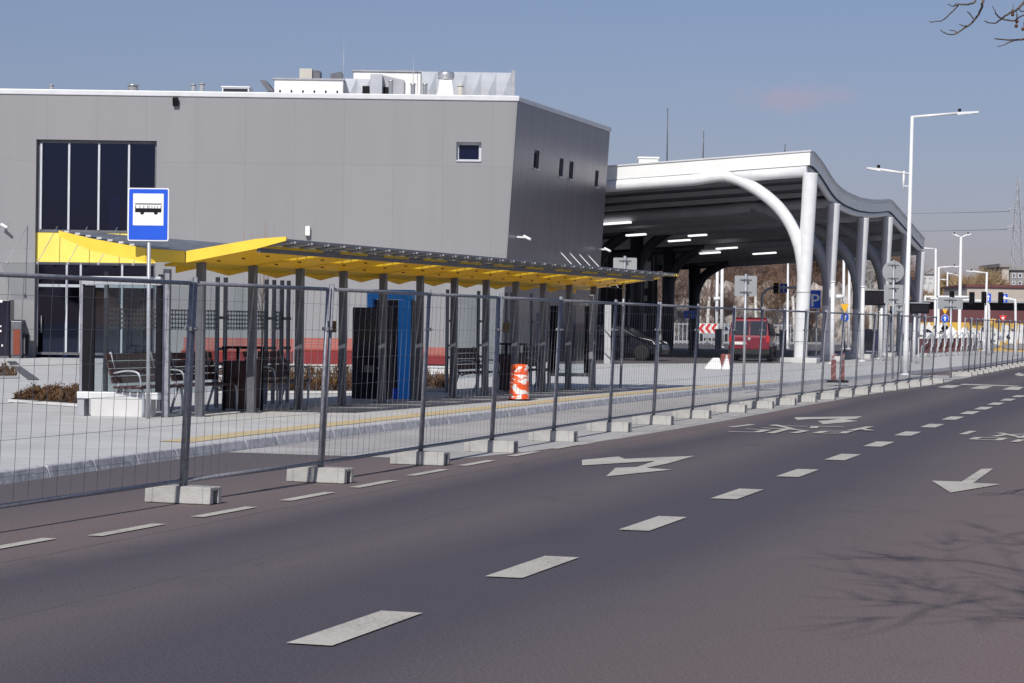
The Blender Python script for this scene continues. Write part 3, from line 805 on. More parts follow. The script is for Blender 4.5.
m.add([p0+En*.03, p1+En*.03, p1+En*1.6, p0+En*1.6, p0+En*.03+UZ*.02, p1+En*.03+UZ*.02, p1+En*1.6+UZ*.02, p0+En*1.6+UZ*.02], [(0, 1, 2, 3), (4, 5, 6, 7), (0, 1, 5, 4), (1, 2, 6, 5), (2, 3, 7, 6), (3, 0, 4, 7)])
m.build('pane', 'cglass', t, world=True)
for a in (6.6, 8.0, 9.4, 10.8):
    m = MB(); m.tube([OE+EW*(a)+EV*(zc+.03)+En*1.45, OE+EW*(a-.1)+EV*(zc+1.35)+En*.02], .018, 6); m.build('tie_rod', 'white_metal', t, world=True)

# things on the facade
def wallcam(px, py, label, on_end=False, arm=.4, m='white_metal'):
    if on_end:
        a, b = ew_uv(px, py); base = OE+EW*a+EV*b; n = En
    else:
        base = P(px, py, YF); n = FN
    t = thing('wall_camera', label, 'camera', base)
    m1 = MB(); m1.bar(base, base+n*arm, .06, .06); m1.build('arm', m, t, world=True)
    e = base+n*arm
    m1 = MB(); m1.tube([e+V((-.08, .05, .05)), e+V((.18, -.10, -.08))], [.06, .05], 10); m1.build('camera_body', m, t, world=True, bevel=.01)
    return t
wallcam(5, 226, 'white camera with a dark lens hanging on the facade left of the yellow band', arm=.3)
wallcam(516.5, 236.8, 'white camera on an arm at the corner of the grey building', True, .35)
wallcam(598, 249, 'white camera at the far end of the dark end wall, above the slanting rods', True, .35)
p = P(176, 102, YF)
t = thing('floodlight', 'small dark floodlight high on the grey facade, right of the tall window', 'light', p)
m = MB(); m.box(p+V((0, -.12, 0)), (.2, .14, .3), M3=Matrix.Rotation(R(15), 3, 'X')); m.build('lamp_head', 'black', t, world=True, bevel=.02)
m = MB(); m.bar(p+V((0, .0, .05)), p+V((0, -.08, .05)), .06, .06); m.build('bracket', 'black', t, world=True)
p = P(308, 231, YF)
t = thing('wall_box', 'small white wall box on the facade above the shelter roof', 'box', p)
m = MB(); m.box(p+V((0, -.09, 0)), (.17, .16, .34)); m.build('housing', 'white', t, world=True, bevel=.015)
m = MB(); m.box(p+V((0, -.09, -.19)), (.15, .14, .03)); m.build('lower_lid', 'dark_metal', t, world=True)

# ------------------------------------------------------------------ on the roof
ZR = ZT - .08
def roofpt(x, y, Y): return P(x, y, Y)
def rbox(mb, x0, x1, y0, y1, Y, depth, base=True):
    a = P(x0, y0, Y); b = P(x1, y1, Y)
    mb.b2((a.x, Y, ZR if base else b.z), (b.x, Y+depth, a.z)); return a, b
def roof_pipe(x, w, y, Y, label, m='foil', cap=False):
    a = P(x, y, Y); r = w/2/F*Y
    t = thing('vent_pipe', label, 'vent pipe', (a.x, Y, ZR))
    h = a.z-ZR
    mb = MB(); mb.lathe([(r*1.15, 0), (r*1.15, .08), (r*.85, .09), (r*.85, h-.06)], n=14); mb.build('pipe', m, t)
    mb = MB(); mb.lathe([(r*1.05, h-.055), (r*1.1, h-.03), (r*1.0, h)], n=14); mb.build('cap', m, t)
roof_pipe(51.5, 5, 84.5, 85, 'short grey vent pipe on the roof edge above the tall dark window', 'grey_metal')
roof_pipe(133, 12, 84.5, 85, 'wide round silver roof vent, lowest and broadest of the roof pipes')
roof_pipe(193.5, 5.5, 84, 85, 'thin vent pipe on the roof, left one of a close pair', 'grey_metal')
roof_pipe(202, 6, 83, 85, 'thin vent pipe on the roof, right one of a close pair', 'grey_metal')
roof_pipe(391, 5, 80, 84.5, 'slim silver pipe in front of the dark opening of the roof duct')
roof_pipe(413, 5.5, 83.5, 84.5, 'silver roof pipe in the middle of the white cabinet, left of its twin')
roof_pipe(425, 5.5, 83.5, 84.5, 'silver roof pipe next to the white tapered hood, right of its twin')
roof_pipe(460.5, 6.5, 85, 84.5, 'short silver roof pipe right of the white tapered hood', 'beige')
# hatch
a = P(222, 86, 85); b = P(249, 91, 85)
t = thing('roof_hatch', 'low white skylight frame on the roof, left of the long white unit', 'skylight', ((a.x+b.x)/2, 85, ZR))
mb = MB(); mb.b2((a.x, 85, ZR), (b.x, 86.2, a.z-.05)); mb.build('upstand', 'white_metal', t, world=True, bevel=.02)
mb = MB(); mb.b2((a.x+.05, 84.985, ZR+.12), (b.x-.05, 84.998, a.z-.09)); mb.build('pane', 'carglass', t, world=True)
mb = MB(); mb.b2((a.x-.03, 84.97, a.z-.048), (b.x+.03, 86.2, a.z)); mb.build('cover', 'white_metal', t, world=True)
# long air handling unit
Yu = 86.0
a = P(274.5, 79.5, Yu); b = P(343, 92, Yu)
t = thing('air_handling_unit', 'long white air handling unit with handled doors on the roof', 'roof unit', ((a.x+b.x)/2, Yu, ZR))
mb = MB(); mb.b2((a.x, Yu, ZR+.08), (b.x, Yu+2.0, a.z)); mb.build('casing', 'unit', t, world=True, bevel=.015)
mb = MB(); mb.b2((a.x-.05, Yu-.06, a.z+.002), (b.x+.05, Yu+2.05, a.z+.06)); mb.build('lid', 'grey_metal', t, world=True)
n = 6
for i in range(n):
    x0 = a.x+(b.x-a.x)*i/n+.03; x1 = a.x+(b.x-a.x)*(i+1)/n-.03
    mb = MB(); mb.b2((x0, Yu-.022, ZR+.14), (x1, Yu-.003, a.z-.08)); dr = mb.build('door', 'unit', t, world=True)
    mb = MB(); mb.b2(((x0+x1)/2-.03, Yu-.05, ZR+.38), ((x0+x1)/2+.03, Yu-.024, ZR+.62)); mb.build('handle', 'black', dr, world=True)
mb = MB(); q = P(298, 91, Yu-.03); mb.b2((q.x-.16, Yu-.03, ZR+.16), (q.x+.14, Yu-.0235, ZR+.5)); mb.build('warning_sticker', 'orange', t, world=True)
mb = MB(); mb.b2((a.x, Yu-.03, ZR), (b.x, Yu+2, ZR+.078)); mb.build('base_rail', 'grey_metal', t, world=True)
# inlet hood at its left end
mb = MB(); q = P(259.5, 80, Yu); q2 = P(266, 80.5, Yu); q3 = P(274, 91, Yu); q4 = P(267, 91, Yu)
mb.ext([q, q2, V((q3.x-.02, Yu, q3.z)), V((q4.x, Yu, q4.z))], (0, 1.6, 0)); mb.build('inlet_hood', 'dark_metal', t, world=True)
mb = MB(); q = P(300, 69, 87); q2 = P(312.5, 79, 87)
mb.b2((q.x, 86.8, a.z+.062), (q2.x, 88.0, q.z)); mb.build('outlet_box', 'beige', t, world=True, bevel=.01)
mb = MB(); mb.b2((q2.x+.002, 86.9, a.z+.062), (P(320, 71, 87).x, 87.9, q.z-.06)); mb.build('outlet_louvre', 'dark_metal', t, world=True)
mb = MB(); k1, k2, k3, k4 = P(330, 74, Yu+.5), P(341, 71.5, Yu+.5), P(343.5, 78.5, Yu+.5), P(331, 78.5, Yu+.5)
mb.ext([k1, k2, V((k3.x, Yu+.5, a.z+.062)), V((k4.x, Yu+.5, a.z+.062))], (0, 1.0, 0)); mb.build('exhaust_hood', 'dark_metal', t, world=True)
# rear cabinet with foil ducts
Y2 = 88.5
a = P(353.5, 71.5, Y2); b = P(420.5, 92, Y2)
t = thing('roof_cabinet', 'tall white plant cabinet with a grey lid behind the silver ducts on the roof', 'roof unit', ((a.x+b.x)/2, Y2, ZR))
mb = MB(); mb.b2((a.x, Y2, ZR), (b.x, Y2+2, a.z)); mb.build('casing', 'unit', t, world=True, bevel=.015)
mb = MB(); mb.b2((a.x-.05, Y2-.06, a.z+.002), (b.x+.05, Y2+2, a.z+.06)); mb.build('lid', 'grey_metal', t, world=True)
def crease_box(mb, x0, x1, y0, Y, depth, k):
    """a foil wrapped duct whose faces are folded into shallow diamonds"""
    a = P(x0, y0, Y); b = P(x1, y0, Y); zt = a.z; zb = ZR+.02
    xs = [a.x+(b.x-a.x)*i/k for i in range(k+1)]
    for i in range(k):
        c = V(((xs[i]+xs[i+1])/2, Y-.10, (zt+zb)/2))
        c.y += .068
        cs = [V((xs[i], Y, zb)), V((xs[i+1], Y, zb)), V((xs[i+1], Y, zt)), V((xs[i], Y, zt))]
        mb.add(cs+[c], [(0, 1, 4), (1, 2, 4), (2, 3, 4), (3, 0, 4)])
    mb.add([V((a.x, Y, zb)), V((b.x, Y, zb)), V((b.x, Y, zt)), V((a.x, Y, zt)), V((a.x, Y+depth, zb)), V((b.x, Y+depth, zb)), V((b.x, Y+depth, zt)), V((a.x, Y+depth, zt))],
           [(1, 5, 6, 2), (2, 6, 7, 3), (0, 3, 7, 4), (4, 7, 6, 5)])
t = thing('roof_duct', 'long silver foil wrapped duct with creased sides at the right end of the roof', 'duct', P(468, 94, 87.3))
t.location.z = ZR
mb = MB(); crease_box(mb, 421.5, 511.5, 71.5, 87.3, 2.2, 6); mb.build('duct_body', 'foil', t, world=True)
mb = MB(); e = P(511.5, 71.5, 87.3); mb.b2((e.x+.003, 87.25, ZR+.02), (P(515, 72, 87.3).x, 89.5, e.z+.04)); mb.build('end_flange', 'grey_metal', t, world=True)
t = thing('roof_duct', 'silver box duct with a small dark opening right of the long white unit', 'duct', P(363, 94, 85.6))
t.location.z = ZR
mb = MB(); crease_box(mb, 343.5, 370, 78.5, 86.6, 1.5, 2); mb.build('duct_body', 'foil', t, world=True)
mb = MB(); a = P(370.2, 74, 85.8); b = P(382, 92, 85.8); mb.b2((a.x, 85.8, ZR), (b.x, 87.0, a.z)); mb.build('duct_riser', 'foil', t, world=True)
mb = MB(); a = P(362.5, 86, 86.4); b = P(369.5, 92, 86.4); mb.b2((a.x, 86.35, ZR+.05), (b.x, 86.46, a.z)); mb.build('opening', 'black', t, world=True)
mb = MB(); a = P(382.3, 75, 86.2); b = P(404, 82, 86.2)
mb.ext([V((a.x, 86.2, ZR)), V((b.x, 86.2, ZR)), V((b.x, 86.2, P(404, 80, 86.2).z)), V((a.x, 86.2, a.z))], (0, 1.2, 0)); mb.build('side_duct', 'grey_metal', t, world=True)
mb = MB(); a = P(383.5, 87, 86.15); b = P(389, 92, 86.15); mb.b2((a.x, 86.14, ZR+.05), (b.x, 86.19, a.z)); mb.build('side_opening', 'black', t, world=True)
# tapered white hood
Y3 = 85.0
q = P(445.7, 94, Y3)
t = thing('exhaust_hood', 'white tapered exhaust hood with a round silver cap on the roof', 'exhaust', (q.x, Y3, ZR))
wb, wt = 19.5/2/F*Y3, 11.5/2/F*Y3; zt_ = P(446, 80.3, Y3).z-ZR; zc_ = P(446, 72, Y3).z-ZR
mb = MB(); mb.add([(-wb, -wb, 0), (wb, -wb, 0), (wb, wb, 0), (-wb, wb, 0), (-wt, -wt, zt_), (wt, -wt, zt_), (wt, wt, zt_), (-wt, wt, zt_)], [(0, 1, 5, 4), (1, 2, 6, 5), (2, 3, 7, 6), (3, 0, 4, 7), (4, 5, 6, 7)])
mb.build('tapered_base', 'unit', t)
mb = MB(); rr = 17/2/F*Y3; mb.lathe([(rr*.7, zt_+.005), (rr*.95, zt_+.05), (rr, zt_+.09), (rr, zc_-.08), (rr*.95, zc_-.02), (rr*.8, zc_)], n=18); mb.build('cap', 'foil', t)
for (x, y0, Y, lb) in ((343.5, 36, 86.5, 'tall thin lightning rod rising from the roof beside the long white unit'), (413, 53, 88, 'shorter thin lightning rod on the roof above the plant cabinet')):
    q = P(x, 94, Y); tp = P(x+.6, y0, Y)
    t = thing('lightning_rod', lb, 'lightning rod', (q.x, Y, ZR))
    mb = MB(); mb.tube([(q.x, Y, ZR), tp], [.016, .009], 6); mb.build('rod', 'pole_grey', t, world=True)
    mb = MB(); mb.lathe([(.16, 0), (.16, .06), (.05, .09)], n=12); mb.build('foot_block', 'concrete', t)

# ------------------------------------------------------------------ the big white canopy
C1 = G(800.5, 363, ZP)
CW = 12.9; CS = 8.5; NC = 6
def edge_z(px, py, off=.30):
    E0 = C1 + N*off
    x = (px-512)/F
    s = (x*E0.y - E0.x)/(D.x - x*D.y)
    q = E0 + D*s
    return s, P(px, py, q.y).z
prof = [edge_z(*q) for q in ((812, 151), (820, 161.5), (832, 181), (842, 189.5), (856, 196), (869.5, 198.5), (879, 198.5), (888, 197.5), (899, 210), (911, 224), (922, 237))]
print('PROF', [(round(a,2), round(b,2)) for a, b in prof])
prof = [(-60, prof[0][1])] + prof + [(prof[-1][0]+60, prof[-1][1])]
S0 = -.22; S1 = prof[-2][0]+.3
def hz(s):
    for (a, u), (b, v) in zip(prof, prof[1:]):
        if a <= s <= b: return u+(v-u)*(s-a)/(b-a)
    return prof[-1][1]
def hs_(s):                                  # slightly smoothed
    return sum(hz(s+k*.5) for k in (-2, -1, 0, 1, 2))/5 if S0+1 < s < S1-1 else hz(s)
SLW = (P(812, 151, C1.y).z - P(600, 167, C1.y+2.2).z)/8.9
def roofz(s, w): return hs_(s) - SLW*max(-1, w)*.97 - .12
TK = .56
def s_line(x, off=0.0):
    E0 = C1 + N*off; k = (x-512)/F
    return (k*E0.y - E0.x)/(D.x - k*D.y)
can = thing('bus_station_canopy', 'big white wavy bus station canopy on curved branching columns', 'canopy', C1)
def cp(s, w, z): return C1 + D*s - N*w + V((0, 0, z-C1.z))
ns, nw = 44, 24
W0, W1 = -.30, 21.0
grid = [[(S0+(S1-S0)*i/ns, W0+(W1-W0)*j/nw) for j in range(nw+1)] for i in range(ns+1)]
mb = MB()
top = [[cp(s, w, roofz(s, w)) for s, w in row] for row in grid]; bot = [[cp(s, w, roofz(s, w)-TK) for s, w in row] for row in grid]
vs = [p for r in top for p in r] + [p for r in bot for p in r]
idx = lambda i, j, k=0: k*(ns+1)*(nw+1) + i*(nw+1) + j
fs = []
for i in range(ns):
    for j in range(nw):
        fs.append((idx(i, j), idx(i+1, j), idx(i+1, j+1), idx(i, j+1)))
    fs.append((idx(i, 0), idx(i+1, 0), idx(i+1, 0, 1), idx(i, 0, 1))); fs.append((idx(i, nw), idx(i+1, nw), idx(i+1, nw, 1), idx(i, nw, 1)))
for j in range(nw):
    fs.append((idx(0, j), idx(0, j+1), idx(0, j+1, 1), idx(0, j, 1))); fs.append((idx(ns, j), idx(ns, j+1), idx(ns, j+1, 1), idx(ns, j, 1)))
mb.add(vs, fs); mb.build('roof', 'fascia', can, world=True)
mb = MB()
grd = [[cp(s, w, roofz(s, w)-TK) for s, w in row] for row in grid]
mb.add([p for r in grd for p in r], [(idx(i, j), idx(i+1, j), idx(i+1, j+1), idx(i, j+1)) for i in range(ns) for j in range(nw)])
mb.build('ceiling', 'ceiling', can, world=True)
# trim line along the front and side edge
mb = MB()
for i in range(ns):
    s0, s1 = grid[i][0][0], grid[i+1][0][0]
    for zo, hh in ((.02, .06), (-.13, .03)):
        mb.bar(cp(s0, W0-.02, roofz(s0, W0)+zo), cp(s1, W0-.02, roofz(s1, W0)+zo), .06, hh)
mb.bar(cp(S0-.02, W0-.02, roofz(S0, W0)+.02), cp(S0-.02, W1, roofz(S0, W1)+.02), .06, .06)
mb.build('edge_trim', 'coping', can, world=True)
# purlins run across the canopy, parallel to its front edge
s = S0 + 1.2
while s < S1 - .5:
    mb = MB()
    pts = [cp(s, W0+.1+k*(W1-W0-.2)/8, roofz(s, W0+.1+k*(W1-W0-.2)/8)-TK-.11) for k in range(9)]
    for a, b in zip(pts, pts[1:]): mb.bar(a, b, .14, .20)
    mb.build('purlin', 'shadebeam_purlin', can, world=True)
    s += 1.42
def smooth(pts, n=4):
    """Catmull-Rom through the points"""
    out = []
    pts = [V(p) for p in pts]; P_ = [pts[0]] + pts + [pts[-1]]
    for i in range(1, len(P_)-2):
        a, b, c, d = P_[i-1:i+3]
        for k in range(n):
            t = k/n
            out.append(.5*((2*b) + (c-a)*t + (2*a-5*b+4*c-d)*t*t + (3*b-a-3*c+d)*t**3))
    out.append(V(pts[-1])); return out
for k in range(NC):
    s = s_line((800.5, 826, 856, 881, 900, 915)[k]); first_ = (k == 0)
    zt = roofz(s, 0)-TK-.30; sc_h = (zt-ZP)/7.9
    lean = .28 if first_ else .24
    # column with a flared head
    mb = MB()
    mb.tube(smooth([cp(s, 0, ZP), cp(s, -.06, 2.2), cp(s, -lean*.55, 4.5*sc_h), cp(s, -lean, zt-.6), cp(s, -lean-.02, zt)], 5), [.27+.05*i/20 if first_ else .235+.045*i/20 for i in range(21)], 20)
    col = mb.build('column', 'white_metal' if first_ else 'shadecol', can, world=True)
    for zz_, rr_ in ((.16+2.9*sc_h, .292 if first_ else .252), (1.0, .279 if first_ else .242)):
        c_ = cp(s, -lean*.5*(zz_/4.5)**1.3, zz_); mb = MB(); mb.tube([c_-V((0, 0, .012)), c_+V((0, 0, .012))], rr_+.012, 24, cap=False); mb.build('weld_ring', 'grey_metal', col, world=True)
    mb = MB(); mb.b2((-.55, -.42, 0), (.55, .42, ZP)); 
    pl = MB(); pl.box(cp(s, 0, ZP+.11), (1.5, .95, .22), rz=-TH); pl.build('plinth', 'whitewall', col, world=True, bevel=.03)
    # curved branch that becomes the cross beam
    pth = [(-.05, 2.9), (-.06, 3.9), (.10, 4.9), (.50, 5.85), (1.15, 6.65), (2.1, 7.3), (3.2, 7.68)]
    pts = [cp(s, w, ZP+(z-ZP)*sc_h) for w, z in pth]
    zb = lambda w: roofz(s, w)-TK-.235
    dz = zb(3.2) - (ZP+(7.68-.16)*sc_h)
    pts = [p + V((0, 0, dz*(i/6)**2)) for i, p in enumerate(pts)]
    for w in (4.6, 6.5, 8.6, CW-1.8): pts.append(cp(s, w, zb(w)))
    mb = MB(); mb.tube(smooth(pts, 4), .255, 18); mb.build('arched_beam', 'white_metal' if first_ else 'shadebeam_purlin', can, world=True)
    pts = pts[-2:]; pts = [pts[0]+(pts[1]-pts[0])*.9, pts[1]]
    zl = zb(CW-1.8); lsc = (zl-ZP)/7.5
    for w, z in ((1.2, 7.15), (.62, 6.55), (.25, 5.7), (.06, 4.7), (0, 3.4)): pts.append(cp(s, CW-w, ZP+(z-ZP)*lsc))
    mb = MB(); mb.tube(smooth(pts, 4), .262, 16); mb.build('arched_beam', 'shadebeam_dark', can, world=True)
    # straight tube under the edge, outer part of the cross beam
    mb = MB(); mb.tube([cp(s, W0+.12, zb(W0)), cp(s, 3.4, zb(3.4))], .24, 16); mb.build('edge_tube', 'white_metal' if first_ else 'shadebeam_purlin', can, world=True)
    mb = MB(); mb.tube([cp(s, CW-3.4, zb(CW-3.4)), cp(s, W1-.2, zb(W1-.2))], .24, 14); mb.build('edge_tube', 'white_metal' if first_ else 'shadebeam_dark', can, world=True)
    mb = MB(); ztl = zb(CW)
    mb.tube([cp(s, CW, ZP), cp(s, CW, ztl)], [.30, .36], 16); mb.build('column', 'shadebeam_dark', can, world=True)
# side beam under the wavy edge
pts = [cp(S0+.5+(S1-S0-.7)*i/40, -.12, roofz(S0+.5+(S1-S0-.7)*i/40, -.1)-TK-.13) for i in range(41)]
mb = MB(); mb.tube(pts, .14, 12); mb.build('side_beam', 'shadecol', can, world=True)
# light strips between the purlins
def on_ceiling(x, y, drop=.62):
    for i in range(900):
        Y = C1.y - 2 + i*.1
        q = P(x, y, Y); s = (q-C1).dot(D); w = -(q-C1).dot(N)
        if S0 < s < S1 and W0 < w < W1 and q.z >= roofz(s, w)-TK-drop: return s, w
    return None
for i, (x0, x1, y) in enumerate(((597, 632, 224.3), (623.5, 648.5, 236), (667.5, 691, 241.5), (685, 709, 236), (699, 721, 254), (715.5, 738, 249), (752, 777, 254.3))):
    a = on_ceiling(x0, y); b = on_ceiling(x1, y)
    if not a or not b: continue
    s = (a[0]+b[0])/2
    mb = MB(); mb.bar(cp(s, a[1], roofz(s, a[1])-TK-.56), cp(s, b[1], roofz(s, b[1])-TK-.56), .42, .08); mb.build('light_strip', 'lit', can, world=True)
# on the canopy roof
for (x, y0, y1, Y, lb) in ((667, 108, 160, 101, 'tall lightning rod on the canopy roof, left one of two long rods'), (703, 131, 158, 103, 'medium lightning rod on the canopy roof, right one of two long rods'), (784.5, 144, 153, 103, 'very short rod on the canopy roof near its high corner')):
    a = P(x, y1+3, Y); b = P(x+.7, y0, Y)
    t = thing('lightning_rod', lb, 'lightning rod', a)
    mb = MB(); mb.tube([a, b], [.03, .02], 6); mb.build('rod', 'dark_metal', t, world=True)
    mb = MB(); mb.lathe([(.12, -.05), (.12, .05), (.04, .08)], n=10); mb.build('foot_block', 'concrete', t)
a = P(638.5, 160, 99.5); b = P(658, 165, 99.5)
t = thing('roof_hatch', 'low white box on the front edge of the big white canopy', 'skylight', ((a.x+b.x)/2, 99.5, a.z-.4))
mb = MB(); mb.b2((a.x, 99.3, a.z-.6), (b.x, 100.5, a.z+.05)); mb.build('upstand', 'fascia', t, world=True, bevel=.02)
mb = MB(); mb.b2((a.x-.05, 99.25, a.z+.052), (b.x+.05, 100.55, a.z+.13)); mb.build('cover', 'fascia', t, world=True, bevel=.02)
# ------------------------------------------------------------------ bus shelter with the folded yellow roof
SA = G(199, 416.5, ZP); SB = G(592, 388.2, ZP)
E = (SB-SA); SLEN = E.length; E.normalize(); NN = V((E.y, -E.x, 0)); SRZ = -math.atan2(E.x, E.y)
def SP(s, n, z=0.0): return SA + E*s + NN*n + V((0, 0, z))
def s_at(x, n):
    k = (x-512)/F; q = SA + NN*n
    return (k*q.y - q.x)/(E.x - k*E.y)
sh = thing('bus_shelter', 'long bus shelter with a folded yellow slatted roof on dark grey columns', 'bus shelter', SA, SRZ)
# in the shelter's own frame: x = towards the road, y = along, z = up
NCOL = 12; STEP = SLEN/(NCOL-1)
ZV = 2.385; RW = 1.62; RB = 1.18; RS = .17
zr = lambda n: ZV + RS*n                       # underside of the road side wing
for i in range(NCOL):
    mb = MB(); mb.b2((-.06, i*STEP-.045, 0), (.075, i*STEP+.045, zr(0)-.0)); c = mb.build('column', 'dark_metal', sh, bevel=.008)
    mb = MB(); mb.b2((-.14, i*STEP-.11, .001), (.16, i*STEP+.11, .016)); mb.build('base_plate', 'dark_metal', c)
S_0, S_1 = -.45, SLEN+.75
# boards of the road side wing, module by module; the near edge of each is cut on a slant
bw = .13
for i in range(NCOL):
    s0 = i*STEP - (.45 if i == 0 else .0); s1 = (i+1)*STEP if i < NCOL-1 else S_1+.1
    s2 = s1+.35 if i == NCOL-1 else s1
    mb = MB(); n = -.42; sag = .0
    while n < RB-.03:
        f0 = max(0, n/RB); f1 = max(0, (n+bw-.014)/RB)
        sk = 0 if i == 0 else .62
        a0, a1 = s0+.06+sk*f0, s0+.06+sk*f1
        z0, z1 = zr(n)-.004, zr(n+bw)-.004
        mb.add([(n, a0, z0), (n+bw-.014, a1, z1), (n+bw-.014, s1+(s2-s1)*f1, z1), (n, s1+(s2-s1)*f0, z0), (n, a0, z0+.035), (n+bw-.014, a1, z1+.035), (n+bw-.014, s1+(s2-s1)*f1, z1+.035), (n, s1+(s2-s1)*f0, z0+.035)],
               [(3, 2, 1, 0), (4, 5, 6, 7), (0, 1, 5, 4), (1, 2, 6, 5), (2, 3, 7, 6), (3, 0, 4, 7)])
        n += bw
    b = mb.build('yellow_boards', 'board', sh)
    for k in range(3):
        mb = MB(); nn_ = .22+.27*k; yy = s0+.42+.30*k
        if i == 0: yy += .2
        mb.lathe([(.028, 0), (.028, .016)], c=(nn_, yy, zr(nn_)-.021), n=10); mb.build('spotlight', 'black', b)
    if i:
        mb = MB(); mb.bar((-.40, s0-.05, zr(-.4)+.055), (RB, s0+.40, zr(RB)+.055), .05, .05); mb.build('rafter', 'dark_metal', sh)
# drooping inner edge: notched yellow strip behind the columns
mb = MB()
for i in range(NCOL-1):
    a, m_, c = i*STEP, (i+.5)*STEP, (i+1)*STEP
    z = zr(-.42)
    mb.ext([(-.44, a, z), (-.44, c, z), (-.44, c, z-.10), (-.44, m_+.1, z-.02), (-.44, m_-.25, z-.02), (-.44, a, z-.10)], (.014, 0, 0))
mb.build('valley_strip', 'board', sh)
# grey sheet over the wing, its ribs, the dark edge beam
mb = MB()
mb.add([(-.45, S_0, zr(-.45)+.12), (RW, S_0, zr(RW)+.04), (RW, S_1+.55, zr(RW)+.04), (-.45, S_1, zr(-.45)+.12), (-.45, S_0, zr(-.45)+.135), (RW, S_0, zr(RW)+.055), (RW, S_1+.55, zr(RW)+.055), (-.45, S_1, zr(-.45)+.135)],
       [(0, 1, 2, 3), (4, 5, 6, 7), (0, 1, 5, 4), (1, 2, 6, 5), (2, 3, 7, 6), (3, 0, 4, 7)])
mb.build('roof_sheet', 'cglass', sh)
mb = MB(); mb.add([(RB, S_0, zr(RB)+.058), (RW, S_0, zr(RW)+.058), (RW, S_1+.55, zr(RW)+.058), (RB, S_1, zr(RB)+.075), (RB, S_0, zr(RB)+.088), (RW, S_0, zr(RW)+.07), (RW, S_1+.55, zr(RW)+.07), (RB, S_1, zr(RB)+.088)], [(0, 1, 2, 3), (4, 5, 6, 7), (0, 1, 5, 4), (1, 2, 6, 5), (2, 3, 7, 6), (3, 0, 4, 7)]); mb.build('outer_sheet', 'roofgrey', sh)
mb = MB(); mb.add([(-.43, S_0+.03, zr(-.43)+.022), (RB-.03, S_0+.03, zr(RB-.03)+.022), (RB-.03, S_1-.02, zr(RB-.03)+.022), (-.43, S_1-.02, zr(-.43)+.022)], [(0, 1, 2, 3)]); del mb
s = S_0+.3
while s < S_1+.5:
    mb = MB(); mb.bar((RB-.02, s, zr(RB)+.035), (RW+.07, s, zr(RW)+.025), .04, .03); mb.build('rib', 'grey_metal', sh); s += .60
mb = MB(); mb.bar((RB+.02, S_0+.02, zr(RB)-.01), (RB+.02, S_1+.05, zr(RB)+.0), .06, .10); mb.build('edge_beam', 'dark_metal', sh)
mb = MB(); mb.bar((RW+.03, S_0+.02, zr(RW)+.045), (RW+.03, S_1+.55, zr(RW)+.045), .03, .035); mb.build('edge_strip', 'roofgrey', sh)
mb = MB(); mb.b2((RW-.28, S_1+.42, zr(RW)+.0), (RW+.06, S_1+.62, zr(RW)+.05)); mb.build('yellow_tip', 'yellow', sh)
# yellow end fascias
def fascia(pts):
    mb = MB()
    for (p, q) in zip(pts, pts[1:]):
        mb.ext([(p[0], p[1], p[2]), (q[0], q[1], q[2]), (q[0], q[1], q[3]), (p[0], p[1], p[3])], (0, .03, 0))
    mb.build('end_fascia', 'yellow', sh)
fascia([(0, S_0-.03, ZV-.02, ZV+.155), (RB, S_0-.03, zr(RB)-.01, zr(RB)+.14), (RW+.06, S_0-.03, zr(RW)+.04, zr(RW)+.10)])
fascia([(-.02, S_0-.03, ZV-.02, ZV+.155), (-.42, -1.0, ZV-.03, ZV+.18)])
zl = lambda n: ZV + .155 + .16*(-n-.42)       # rear wing
fascia([(-.42, -1.0, ZV-.03, ZV+.18), (-1.35, -1.0, ZV+.14, zl(-1.35)+.02), (-1.92, -1.0, ZV+.36, zl(-1.92)+.05)])
# rear wing: deck with pale slats on top
mb = MB()
poly = [(-.02, S_0), (-.42, -.96), (-1.92, -.96), (-1.92, SLEN+.3), (-.02, SLEN+.3)]
zz = lambda n: ZV + .06 + (zl(-1.92)-ZV-.06)*(-n/1.92)
mb.add([(n, s, zz(n)) for n, s in poly] + [(n, s, zz(n)+.03) for n, s in poly], [(0, 1, 2, 3, 4), (5, 6, 7, 8, 9)] + [(i, (i+1) % 5, 5+(i+1) % 5, 5+i) for i in range(5)])
mb.build('rear_deck', 'roofgrey', sh)
mb = MB(); n = -.12
while n > -1.86:
    st = S_0+.05 if n > -.42 else -.92
    mb.bar((n, st, zz(n)+.055), (n, SLEN+.25, zz(n)+.055), .085, .03); n -= .19
mb.build('roof_slats', 'slatgrey', sh)
# rear screens
REAR = -1.45
def rear_post(x, h=2.22, w=.05):
    s = s_at(x, REAR); mb = MB(); mb.b2((REAR-.03, s-w/2, 0), (REAR+.03, s+w/2, h)); return mb.build('rear_post', 'dark_metal', sh)
def screen(x0, x1, film=True):
    a, b = s_at(x0, REAR), s_at(x1, REAR)
    mb = MB(); mb.b2((REAR-.005, a+.03, .28), (REAR+.005, b-.03, 2.05)); g = mb.build('glass_screen', 'glass', sh)
    if film:
        mb = MB(); mb.b2((REAR-.0085, a+.035, 1.32), (REAR-.0065, b-.035, 1.66))
        f = mb.build('printed_strip', 'film', g)
    return g
for x in (106, 160, 217, 225, 266, 273.5, 281.5, 288): rear_post(x)
for x in (447, 453.5, 478, 484.5, 506, 511, 531, 538): rear_post(x, 2.2 if x not in (453.5, 538) else 1.75, .06 if x not in (453.5, 538) else .12)
for a, b in ((106, 160), (160, 217), (225, 266), (273.5, 281.5)): screen(a, b)
for a, b in ((453.5, 478), (484.5, 506), (511, 531)): screen(a, b, False)
